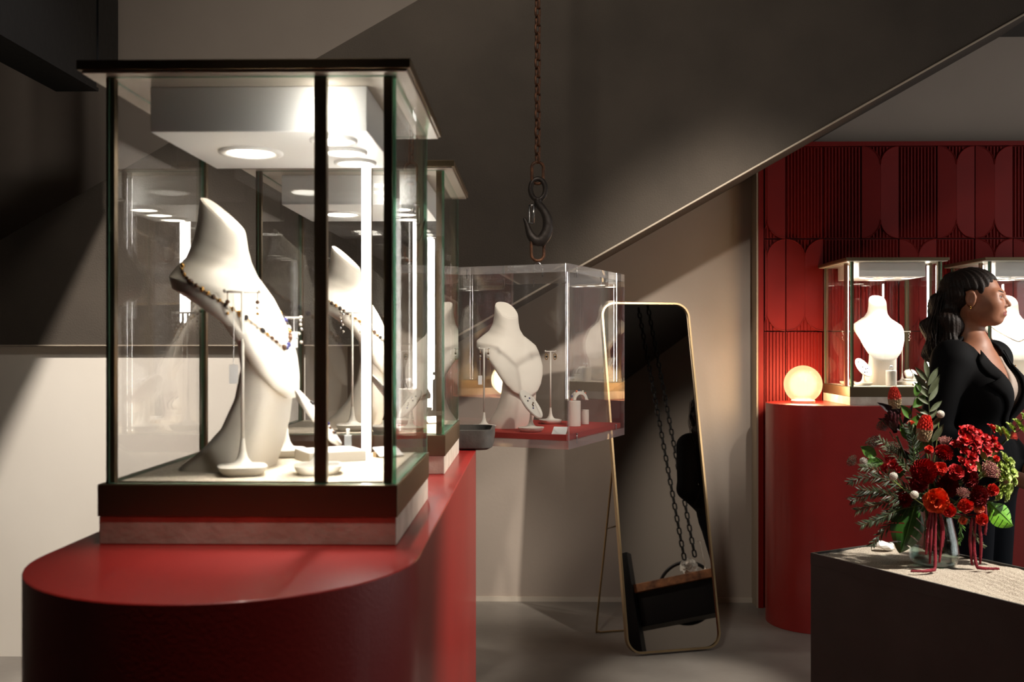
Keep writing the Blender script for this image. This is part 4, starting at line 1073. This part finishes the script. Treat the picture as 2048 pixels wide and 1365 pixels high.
# -- hanging amaranth
def amaranth(label, top, strands, dY):
    B = pt(top[0], top[1], YV + dY); t = thing('amaranth', label, 'flower', B)
    for P in strands:
        Q = catmull([pt(u, v, YV + dY + d) for u, v, d in P], 8); Q = [Vector((q.x, q.y, max(q.z, HT + .004))) - B for q in Q]
        n = len(Q); mb = MB().tube(Q, [.0040 * (.55 + .45 * math.sin(math.pi * min(1, .15 + .85 * i / n))) for i in range(n)], 6)
        for i in range(n * 5):
            k = rnd.random() * (n - 1.01); a = int(k); q = Q[a].lerp(Q[a + 1], k - a); w2 = .0048 * (.5 + .5 * math.sin(math.pi * min(1, .15 + .85 * k / n)))
            mb.sphere(q + Vector((rnd.uniform(-1, 1), rnd.uniform(-1, 1), rnd.uniform(-1, 1))).normalized() * w2 * .8, .0014, 4, 3)
        mb.build('tassel', p_amar, t, smooth=True)
    stem(t, B, B, .0022, p_amar)
gz = lambda u, v: gp(u, v, HT + .004)
def onsand(u, v, dY): return (u, v, gp(u, v, HT + .004).y - YV - dY)
d1 = -.075
amaranth('crimson amaranth tassels hanging over the front of the vase', (1868, 1010), [[(1862, 1015, 0), (1856, 1060, -.01), (1852, 1110, -.01)], [(1866, 1015, 0), (1862, 1070, -.01), (1860, 1128, -.01)], [(1872, 1015, 0), (1870, 1080, -.01), onsand(1869, 1140, d1), onsand(1850, 1143, d1), onsand(1822, 1143, d1)], [(1878, 1015, 0), (1884, 1060, 0), (1879, 1125, -.005)], [(1876, 1015, .0), (1886, 1055, 0), (1885, 1095, 0)]], d1)
d2 = -.07
amaranth('crimson amaranth tassels hanging right of the vase onto the sand', (1955, 1030), [[(1945, 1035, 0), (1940, 1080, 0), (1944, 1130, -.0)], [(1952, 1035, 0), (1948, 1090, 0), onsand(1955, 1136, d2), onsand(1975, 1138, d2), onsand(1998, 1138, d2)], [(1958, 1035, 0), (1962, 1090, 0), (1960, 1128, 0)], [(1970, 1010, 0), (1972, 1045, 0), (1970, 1070, 0)]], d2)

# ================================================================ PEOPLE
def ell(P, c, r):
    q = P - np.array(c, np.float32); r = np.array(r, np.float32)
    k0 = np.linalg.norm(q / r, axis=1); k1 = np.linalg.norm(q / (r * r), axis=1) + 1e-9
    return k0 * (k0 - 1) / k1
def cap(P, a, b, ra, rb=None):
    rb = ra if rb is None else rb
    a = np.array(a, np.float32); b = np.array(b, np.float32); d = b - a; q = P - a
    t = np.clip(q @ d / float(d @ d), 0, 1)
    return np.linalg.norm(q - t[:, None] * d, axis=1) - (ra + (rb - ra) * t)
def smin(a, b, k):
    h = np.clip(.5 + .5 * (b - a) / k, 0, 1); return b + (a - b) * h - k * h * (1 - h)
def smax(a, b, k): return -smin(-a, -b, k)
def nets(f, lo, hi, h):
    lo = np.array(lo, np.float32); n = np.ceil((np.array(hi) - lo) / h).astype(int) + 1
    ax = [lo[i] + h * np.arange(n[i], dtype=np.float32) for i in range(3)]
    V = np.empty(n, np.float32)
    for i in range(n[0]):
        Y_, Z_ = np.meshgrid(ax[1], ax[2], indexing='ij')
        V[i] = f(np.stack([np.full(Y_.size, ax[0][i], np.float32), Y_.ravel(), Z_.ravel()], 1)).reshape(n[1], n[2])
    I = V < 0
    c = np.zeros(n - 1, np.int8)
    offs = [(a, b, d) for a in (0, 1) for b in (0, 1) for d in (0, 1)]
    for a, b, d in offs: c += I[a:n[0] - 1 + a, b:n[1] - 1 + b, d:n[2] - 1 + d]
    act = np.argwhere((c > 0) & (c < 8)); idx = -np.ones(n - 1, np.int64); idx[tuple(act.T)] = np.arange(len(act))
    cv = np.stack([V[tuple((act + np.array(o)).T)] for o in offs], 1); acc = np.zeros((len(act), 3)); cnt = np.zeros(len(act))
    for i in range(8):
        for j in range(i + 1, 8):
            if sum(abs(offs[i][k] - offs[j][k]) for k in range(3)) != 1: continue
            m = (cv[:, i] < 0) != (cv[:, j] < 0); t = np.where(m, cv[:, i] / (cv[:, i] - cv[:, j] + 1e-12), 0)
            acc += np.where(m[:, None], np.array(offs[i]) + t[:, None] * (np.array(offs[j]) - np.array(offs[i])), 0); cnt += m
    verts = (act + acc / cnt[:, None]) * h + lo
    faces = []
    for k in range(3):
        s0 = [slice(None)] * 3; s1 = [slice(None)] * 3; s0[k] = slice(0, -1); s1[k] = slice(1, None)
        A_, B_ = I[tuple(s0)], I[tuple(s1)]; E = np.argwhere(A_ != B_); fl = A_[tuple(E.T)]
        u_, v_ = (k + 1) % 3, (k + 2) % 3
        ok = (E[:, u_] > 0) & (E[:, v_] > 0) & (E[:, u_] < n[u_] - 1) & (E[:, v_] < n[v_] - 1); E = E[ok]; fl = fl[ok]
        def cell(du, dv): q = E.copy(); q[:, u_] -= du; q[:, v_] -= dv; return idx[tuple(q.T)]
        a, b, d, e = cell(1, 1), cell(0, 1), cell(0, 0), cell(1, 0)
        q = np.stack([a, b, d, e], 1); q[~fl] = q[~fl][:, ::-1]; faces.append(q)
    return verts, np.concatenate(faces)
def np_obj(name, parts, mats, parent, matidx=None, smooth_it=0):
    vs_ = []; fs = []; o_ = 0
    for v, f in parts: vs_.append(v); fs.append(f + o_); o_ += len(v)
    v = np.concatenate(vs_); f = np.concatenate(fs)
    me = bpy.data.meshes.new(name); me.from_pydata(v.tolist(), [], f.tolist())
    if not isinstance(mats, (list, tuple)): mats = [mats]
    for m in mats: me.materials.append(m)
    me.polygons.foreach_set('use_smooth', [True] * len(me.polygons))
    if matidx is not None: me.polygons.foreach_set('material_index', matidx(v[f].mean(1)).astype(np.int32))
    o = bpy.data.objects.new(name, me); COL.objects.link(o); o.parent = parent
    if smooth_it:
        s = o.modifiers.new('smooth', 'SMOOTH'); s.iterations = smooth_it; s.factor = .5
    return o

YW = 3.38
TA = R(40)                      # torso turned towards the right
HA = R(54)                      # head turned further right
TF = Vector((math.sin(TA), -math.cos(TA), 0)); 
root_w = pt(1952, 688, YW); root_w.z = 0
wm = thing('person', 'woman in black blazer with long dark hair standing behind the flowers', 'person', root_w, math.atan2(TF.y, TF.x))
m_skin = mat('brown_skin', (156, 104, 76), .5, noise=(40, (146, 95, 69), 4), sss=.06)
m_lip = mat('lips', (136, 70, 62), .45); m_hair = mat('dark_brown_hair', (20, 14, 11), .6, spec=.3, bump=(160, .25), noise=(30, (36, 23, 16), 5))
m_suit = mat('black_wool', (6, 6, 8), .8, spec=.15, bump=(400, .05)); m_blouse = mat('taupe_blouse', (176, 160, 148), .7, bump=(200, .08)); m_trous = mat('navy_trousers', (14, 18, 26), .85, spec=.15)
# body in torso frame: x forward, y her left, z up
SH = 1.178
def arms(P, grow=0.):
    d = None
    for s in (-1, 1):
        for a, b, ra, rb in (((-.012, s * .158, SH), (-.045, s * .205, .935), .047, .037), ((-.045, s * .205, .935), (.145, s * .085, .800), .037, .026)):
            q = cap(P, a, b, ra + grow, rb + grow); d = q if d is None else smin(d, q, .02)
    return d
def torso(P, grow=0.):
    d = ell(P, (0, 0, .80), (.105 + grow, .15 + grow, .12 + grow))
    d = smin(d, ell(P, (.0, 0, .95), (.088 + grow, .118 + grow, .13 + grow)), .06)
    d = smin(d, ell(P, (.0, 0, 1.09), (.098 + grow, .138 + grow, .12 + grow)), .06)
    for s in (-1, 1): d = smin(d, ell(P, (.068, s * .062, 1.065), (.06 + grow, .062 + grow, .062 + grow)), .04)
    d = smin(d, cap(P, (-.012, -.135, 1.185), (-.012, .135, 1.185), .042 + grow), .05)
    d = smin(d, cap(P, (-.01, 0, 1.16), (-.005, 0, 1.225), .07 + grow, .052 + grow), .04)
    return d
def legs(P, grow=0.):
    d = None
    for s in (-1, 1):
        for a, b, ra, rb in (((0, s * .075, .76), (.012, s * .072, .42), .085, .056), ((.012, s * .072, .42), (-.005, s * .068, .08), .056, .036)):
            q = cap(P, a, b, ra + grow, rb + grow); d = q if d is None else smin(d, q, .02)
    return d
# head frame relative to the torso frame
da = (HA - TA)
hf = Matrix.Rotation(da, 3, 'Z')
hc_w = pt(2024, 612, YW - .06); hc = hc_w - Vector((math.sin(HA), -math.cos(HA), 0)) * .104; hc.z = 1.387
hl_ = Matrix.Rotation(-wm.rotation_euler[2], 3, 'Z') @ (hc - Vector((root_w.x, root_w.y, 0)))
RH = np.array(hf.transposed()); HL = np.array(hl_)        # torso -> head
HS = (.95, .95, .87)
def to_head(P): return ((P - HL.astype(np.float32)) @ RH.T.astype(np.float32)) / np.array(HS, np.float32)
def face(P):
    d = ell(P, (-.018, 0, .03), (.090, .071, .080))
    d = smin(d, ell(P, (.028, 0, -.028), (.060, .054, .070)), .03)
    for s in (-1, 1):
        d = smin(d, cap(P, (-.012, s * .05, -.048), (.052, s * .014, -.084), .017), .03)
        d = smin(d, ell(P, (.034, s * .026, -.030), (.048, .033, .058)), .03)
        d = smin(d, ell(P, (.056, s * .034, -.024), (.025, .020, .022)), .03)
        d = smin(d, cap(P, (.080, s * .010, .017), (.066, s * .038, .015), .008, .005), .02)
    d = smin(d, ell(P, (.066, 0, -.085), (.018, .019, .015)), .018)
    for s in (-1, 1): d = smax(d, -ell(P, (.094, s * .029, .001), (.017, .015, .010)), .010)
    for s in (-1, 1):
        d = smin(d, ell(P, (.0695, s * .031, .0015), (.0135, .0165, .0125)), .005)
    d = smin(d, cap(P, (.083, 0, .012), (.1035, 0, -.027), .006, .0095), .010)
    for s in (-1, 1): d = smin(d, ell(P, (.091, s * .0115, -.032), (.011, .0075, .007)), .006)
    d = smin(d, ell(P, (.080, 0, -.060), (.016, .024, .018)), .012)
    d = smin(d, ell(P, (.0925, 0, -.0555), (.0075, .021, .0048)), .004)
    d = smin(d, ell(P, (.0915, 0, -.0655), (.0080, .018, .0056)), .004)
    d = smax(d, -cap(P, (.104, -.02, -.0603), (.104, .02, -.0603), .0035 + .006), .003)
    for s in (-1, 1):
        e_ = ell(P, (-.008, s * .074, -.004), (.019, .008, .032)); e_ = smax(e_, -ell(P, (-.004, s * .082, .0), (.010, .005, .018)), .004)
        d = smin(d, e_, .006)
    d = smin(d, cap(P, (-.022, 0, -.05), (-.042, 0, -.20), .045, .047), .03)
    return d
def sk_head(P): return face(to_head(P)) * .9
def sk_upper(P):
    return smin(sk_head(P), torso(P), .03)
ch_lo = HL + np.array((-.16, -.15, -.33)); ch_hi = HL + np.array((.16, .15, .14))
hv = nets(sk_upper, ch_lo, ch_hi, .0034)
lowb = nets(lambda P: smin(smin(torso(P), arms(P), .03), legs(P), .03), (-.17, -.28, .0), (.22, .28, 1.26), .012)
def hand(s, P):
    wr = np.array((.145, s * .085, .800)); pl = np.array((.205, s * .035, .772))
    d = cap(P, (.10, s * .113, .832), wr, .031, .0245)
    d = smin(d, cap(P, wr, pl, .022, .026), .015)
    for k in range(4):
        o = (k - 1.5) * .0135
        a = pl + np.array((.004, s * -.002, o)); b = a + np.array((.018, -s * .030, -.004)); c = b + np.array((-.014, -s * .022, -.003)); L = (1, 1.1, 1.0, .8)[k]
        d = smin(d, cap(P, a, b, .0088, .0080), .004); d = smin(d, cap(P, b, b + (c - b) * L, .0080, .0066), .003)
    a = pl + np.array((-.01, s * .005, .022)); d = smin(d, cap(P, a, a + np.array((.022, -s * .018, .016)), .0098, .0085), .005); d = smin(d, cap(P, a + np.array((.022, -s * .018, .016)), a + np.array((.030, -s * .040, .014)), .0085, .0068), .003)
    return d
hands = [nets(lambda P, s=s: hand(s, P - np.array((0, 0, .004 * (1 - s)), np.float32)), (.08, -.13 if s < 0 else -.09, .71), (.27, .09 if s < 0 else .13, .87), .0032) for s in (-1, 1)]
feet = nets(lambda P: np.minimum(*[smin(cap(P, (-.03, s * .068, .05), (.13, s * .085, .032), .034, .026), cap(P, (-.02, s * .068, .05), (-.005, s * .068, .12), .033, .036), .02) for s in (-1, 1)]), (-.08, -.15, 0), (.18, .15, .15), .010)
def lipidx(c):
    q = to_head(c.astype(np.float32)); return ((q[:, 0] > .078) & (np.abs(q[:, 1]) < .0215 - .35 * np.abs(q[:, 2] + .0605)) & (q[:, 2] < -.0515) & (q[:, 2] > -.0705)).astype(int)
wm.scale = (.96, .96, .99)
np_obj('body', [hv, lowb] + hands, [m_skin, m_lip], wm, lipidx)
# clothing
def blazer(P):
    ar = arms(P, .015)
    for s in (-1, 1):
        n_ = np.array((.19, -s * .12, -.135), np.float32); n_ /= np.linalg.norm(n_)
        ar = np.where((P[:, 0] > .05) & (P[:, 1] * s > -.0), smax(ar, (P - np.array((.125, s * .098, .814), np.float32)) @ n_, .004), ar)
    d = smin(torso(P, .016), ar, .025)
    d = smin(d, ell(P, (.0, 0, .80), (.128, .172, .15)), .04)
    return d
def blazer_cut(P):
    d = blazer(P)
    d = np.maximum(d, -(blazer(P) + .009))                                            # cloth shell
    vw = np.clip((P[:, 2] - .955), 0, 1) * .34                                         # V opening
    d = smax(d, -np.maximum(np.abs(P[:, 1]) - vw, -(P[:, 0] + .01)), .004)
    neck = cap(P, (-.012, 0, 1.18), (-.03, 0, 1.34), .060, .062); d = smax(d, -neck, .004)
    d = smax(d, .70 - P[:, 2], .004)
    return d
bz = nets(blazer_cut, (-.17, -.29, .68), (.20, .29, 1.28), .0052)
blz = np_obj('blazer', [bz], m_suit, wm, None, 3)
def blouse(P):
    d = torso(P, .006)
    vw = np.clip((P[:, 2] - 1.075), 0, 1) * .50
    d = smax(d, -np.maximum(np.abs(P[:, 1]) - vw, -P[:, 0]), .003); d = smax(d, .80 - P[:, 2], .003); d = smax(d, P[:, 2] - 1.19, .003)
    return d
np_obj('blouse', [nets(blouse, (-.14, -.19, .79), (.16, .19, 1.21), .0056)], m_blouse, wm, None, 2)
def trous(P): return smax(smin(legs(P, .014), ell(P, (0, 0, .80), (.115, .160, .12)), .05), np.maximum(P[:, 2] - .88, .06 - P[:, 2]), .004)
np_obj('trousers', [nets(trous, (-.16, -.2, .04), (.16, .2, .90), .010)], m_trous, wm, None, 2)
np_obj('shoes', [feet], mat('black_leather', (14, 13, 13), .35), wm, None, 2)
# lapels laid on the blazer surface
def drop_on(y, z, off):
    x = .3
    for _ in range(40):
        dd = float(blazer(np.array([[x, y, z]], np.float32))[0]); x -= dd * .9
        if abs(dd) < 3e-4: break
    return Vector((x + off, y, z))
for s in (-1, 1):
    rows = []
    for i in range(19):
        k = i / 18; z = .965 + .245 * k
        yi = (z - .955) * .34 - .004; wd = .012 + .062 * min(1, k * 1.5)
        if k > .70: wd = .050 - .02 * (k - .7) / .3
        if abs(k - .70) < .03: wd = .036
        rows.append([drop_on(s * (yi + wd * j / 5), z - (.028 * (j / 5) if k > .55 else .02 * j / 5), .004 + .0035 * math.sin(math.pi * j / 5)) for j in range(6)])
    mb = MB()
    for i in range(18):
        for j in range(5): mb.add([rows[i][j], rows[i][j + 1], rows[i + 1][j + 1], rows[i + 1][j]], [(0, 1, 2, 3) if s > 0 else (3, 2, 1, 0)])
    o = mb.build('lapel', m_suit, blz, smooth=True)
    bm = bmesh.new(); bm.from_mesh(o.data); bmesh.ops.remove_doubles(bm, verts=bm.verts, dist=1e-5); bm.to_mesh(o.data); bm.free()
    sm = o.modifiers.new('solid', 'SOLIDIFY'); sm.thickness = .003; sm.offset = 1
q = drop_on(-.004, .955, .003); MB().lathe([(.007, 0), (.0075, .002), (.005, .003)], 14, M=frame(q, (1, 0, 0))).build('button', m_black, blz, smooth=True)
q = drop_on(.085, 1.155, .009); MB().box(-.002, .002, -.008, .008, -.002, .002, 0, Matrix.Translation(q) @ Matrix.Rotation(.5, 4, 'X')).build('lapel_pin', m_gold, blz)
# hair (in head frame, then to torso frame)
HM = Matrix.Translation(hl_) @ hf.to_4x4() @ Matrix.Diagonal((*HS, 1))
def hair(P):
    d = ell(P, (-.024, 0, .036), (.096, .079, .086))
    d = smax(d, -ell(P, (.075, 0, -.030), (.075, .085, .100)), .012)                  # clear the face
    d = smax(d, -(np.maximum(np.maximum(P[:, 0] - .01, -(P[:, 0] + .032)), P[:, 2] - .028) * 1.0), .01)
    d = smin(d, ell(P, (-.108, 0, .040), (.028, .030, .028)), .02)                    # gathered knot
    w_ = .010 * np.sin(P[:, 2] * 58 + P[:, 1] * 34) + .007 * np.sin(P[:, 2] * 36 + P[:, 0] * 55)
    t_ = cap(P, (-.08, 0, .03), (-.112, -.008, -.08), .060, .068); t_ = smin(t_, cap(P, (-.112, -.008, -.08), (-.128, -.025, -.20), .068, .056), .03)
    t_ = smin(t_, cap(P, (-.06, -.055, -.01), (-.085, -.075, -.15), .024, .036), .03); t_ = smin(t_, cap(P, (-.128, -.025, -.20), (-.145, -.045, -.285), .052, .014), .03)
    d = smin(d, t_ + w_, .02)
    strand = .0022 * np.sin(np.arctan2(P[:, 1], P[:, 0] + .1) * 46 + P[:, 2] * 25)
    return d + strand
hvv, hff = nets(hair, (-.27, -.17, -.33), (.10, .14, .15), .0042)
hvv = np.array([tuple(HM @ Vector(q)) for q in hvv])
ho = np_obj('hair', [(hvv, hff)], m_hair, wm, None, 1)
mb = MB(); r2 = random.Random(5)
for i in range(150):
    a = r2.uniform(-1, 1); b = r2.random(); base = Vector((-.09 - .03 * r2.random(), -.075 * a, .03 - .06 * b)); L = r2.uniform(.20, .31)
    out = Vector((-.75 * r2.random() - .15, -a * .7, 0)).normalized(); ph = r2.random() * 6; P = []
    for k in range(9):
        t_ = k / 8; wv = .010 * math.sin(t_ * 9 + ph) * t_
        P.append(HM @ (base + out * (.035 * math.sin(t_ * 2.2) + wv + .012) + Vector((.012 * math.sin(ph + t_ * 7) * t_, 0, -L * t_))))
    mb.tube(P, [.0016 * (1 - .8 * k / 8) + .0002 for k in range(9)], 4)
mb.build('loose_strands', m_hair, ho, smooth=True)['kind'] = 'stuff'
# eyes, brows, earrings
for s in (-1, 1):
    e_ = MB().sphere((0, 0, 0), .0118, 16, 12).build('eye', mat('eye_white', (150, 140, 132), .3), wm, smooth=True); e_.matrix_local = HM @ Matrix.Translation((.0735, s * .031, .0005))
    MB().sphere((.0070, 0, 0), .0072, 12, 8, 0, (.75, 1, 1)).build('iris', mat('dark_iris', (22, 14, 10), .1), e_, smooth=True)
    for nm, z_, rx in (('upper_lid', .0050, .0026), ('lower_lid', -.0056, .0018)):
        MB().tube([HM @ Vector((.0855 - .30 * abs(y) - .9 * y * y / .02, s * .031 + y, z_ * (1 - (y / .017) ** 2) + .0005)) for y in [-.015 + .030 * k / 8 for k in range(9)]], rx, 6).build(nm, m_skin if nm[0] == 'l' else mat('eyelid_skin', (110, 68, 50), .5), wm, smooth=True)
    MB().tube([HM @ Vector((.0885 - 2.6 * (k / 8) ** 2 * .01 - .006 * k / 8, s * (.012 + .036 * k / 8), .0185 + .005 * math.sin(math.pi * k / 9))) for k in range(9)], [.0012 + .0016 * math.sin(math.pi * (k + 1) / 10) for k in range(9)], 5).build('eyebrow', m_hair, wm, smooth=True)
    er = MB().sphere((0, 0, 0), .0038, 8, 6).sphere((0, 0, -.007), .0030, 8, 6).sphere((.003, 0, -.004), .0022, 6, 5).build('earring', m_gold, wm, smooth=True); er.matrix_local = HM @ Matrix.Translation((-.008, s * .080, -.036))
MB().tube([Vector((.052 + .022 * math.cos(a) - .010, .062 * math.sin(a), 1.178 - .028 * math.cos(a))) for a in [R(-75 + 150 * k / 24) for k in range(25)]], .0008, 4).build('fine_necklace', m_gold, wm, smooth=True)

# ================================================================ THINGS SEEN ONLY IN THE MIRROR
# reclaimed workbench with a hand wheel, chain loop above it
e_w = Vector((.573, .819, 0)); n_w = Vector((-.819, .573, 0)); bo = Vector((2.52, .74, 0)); aw = math.atan2(e_w.y, e_w.x)
wb = thing('workbench', 'old workbench with worn wooden top and black steel frame seen in the mirror', 'workbench', bo, aw)
m_wood = mat('worn_oak', (186, 126, 82), .6, noise=(14, (104, 64, 38), 8), bump=(60, .3))
MB().box(-.02, 1.1, -.26, .0, .955, 1.02).build('wooden_top', m_wood, wb, bevel=.004)
MB().box(.0, 1.05, -.24, -.03, .70, .955).build('steel_box_frame', m_black, wb, bevel=.003)
for x, y in ((1.0, -.06), (1.0, -.21), (.05, -.21)): MB().box(x - .03, x + .03, y - .03, y + .03, 0, .70).build('leg', m_black, wb)
MB().box(-.06, .16, -.06, .035, 0, 1.27).build('tall_post', m_black, wb, bevel=.003)
wh = thing('hand_wheel', 'black iron hand wheel on the workbench seen in the mirror', 'wheel', bo + e_w * .49 - n_w * .30 + Vector((0, 0, .93)), aw)
MB().tube([(.235 * math.cos(a), .03, .235 * math.sin(a)) for a in [2 * math.pi * i / 40 for i in range(40)]], .014, 8, True).build('rim', m_black, wh, smooth=True)
for k in range(3):
    a = 2 * math.pi * k / 3 + .4; MB().tube([(0, .03, 0), (.235 * math.cos(a), .03, .235 * math.sin(a))], .010, 6).build('spoke', m_black, wh, smooth=True)
MB().lathe([(.03, -.02), (.034, .0), (.034, .05), (.02, .06)], 16, M=Matrix.Rotation(R(-90), 4, 'X')).build('hub', m_black, wh, smooth=True)
m_chain2 = mat('black_hoist_chain', (22, 20, 19), .5, .5)
for k, (x, y, zl, lb) in enumerate(((2.87, 1.22, 1.12, 'left black hoist chain hanging in the mirror reflection'), (2.93, 1.275, 1.13, 'right black hoist chain hanging in the mirror reflection'))):
    c2 = thing('hoist_chain', lb, 'chain', (x, y, zl)); zc = .03; j = 0; l1 = None
    while zl + zc < ZC - .03:
        if l1 is None: o = l1 = link_mesh(.066, .042, .0068, 14, 6).build('link', m_chain2, c2, smooth=True)
        else: o = l1.copy(); COL.objects.link(o)
        o.location = (0, 0, zc); o.rotation_euler = (0, 0, R(20 + 90 * (j % 2))); zc += .0495; j += 1
sh = thing('white_shell', 'white ruffled shell lying on the workbench top seen in the mirror', 'shell', bo + e_w * .60 - n_w * .07 + Vector((0, 0, 1.022))); sh.scale = (1.15,) * 3
mb = MB()
for i in range(26): petal(mb, petdir(frame(Vector((0, 0, .045)), (-.6, .5, .6)), R(10 + 80 * i / 26), i * GA), .06, .03, -.2, .3, .008, 0, 4, 4, i, 2)
mb.sphere((0, 0, .045), .04, 12, 8); mb.build('shell', m_white, sh, smooth=True)
s12 = disc_loc(make_earring_stand('white earring stand on the workbench seen in the mirror', .235, .09), bo + e_w * .72 - n_w * .08 + Vector((0, 0, 1.02)), aw)
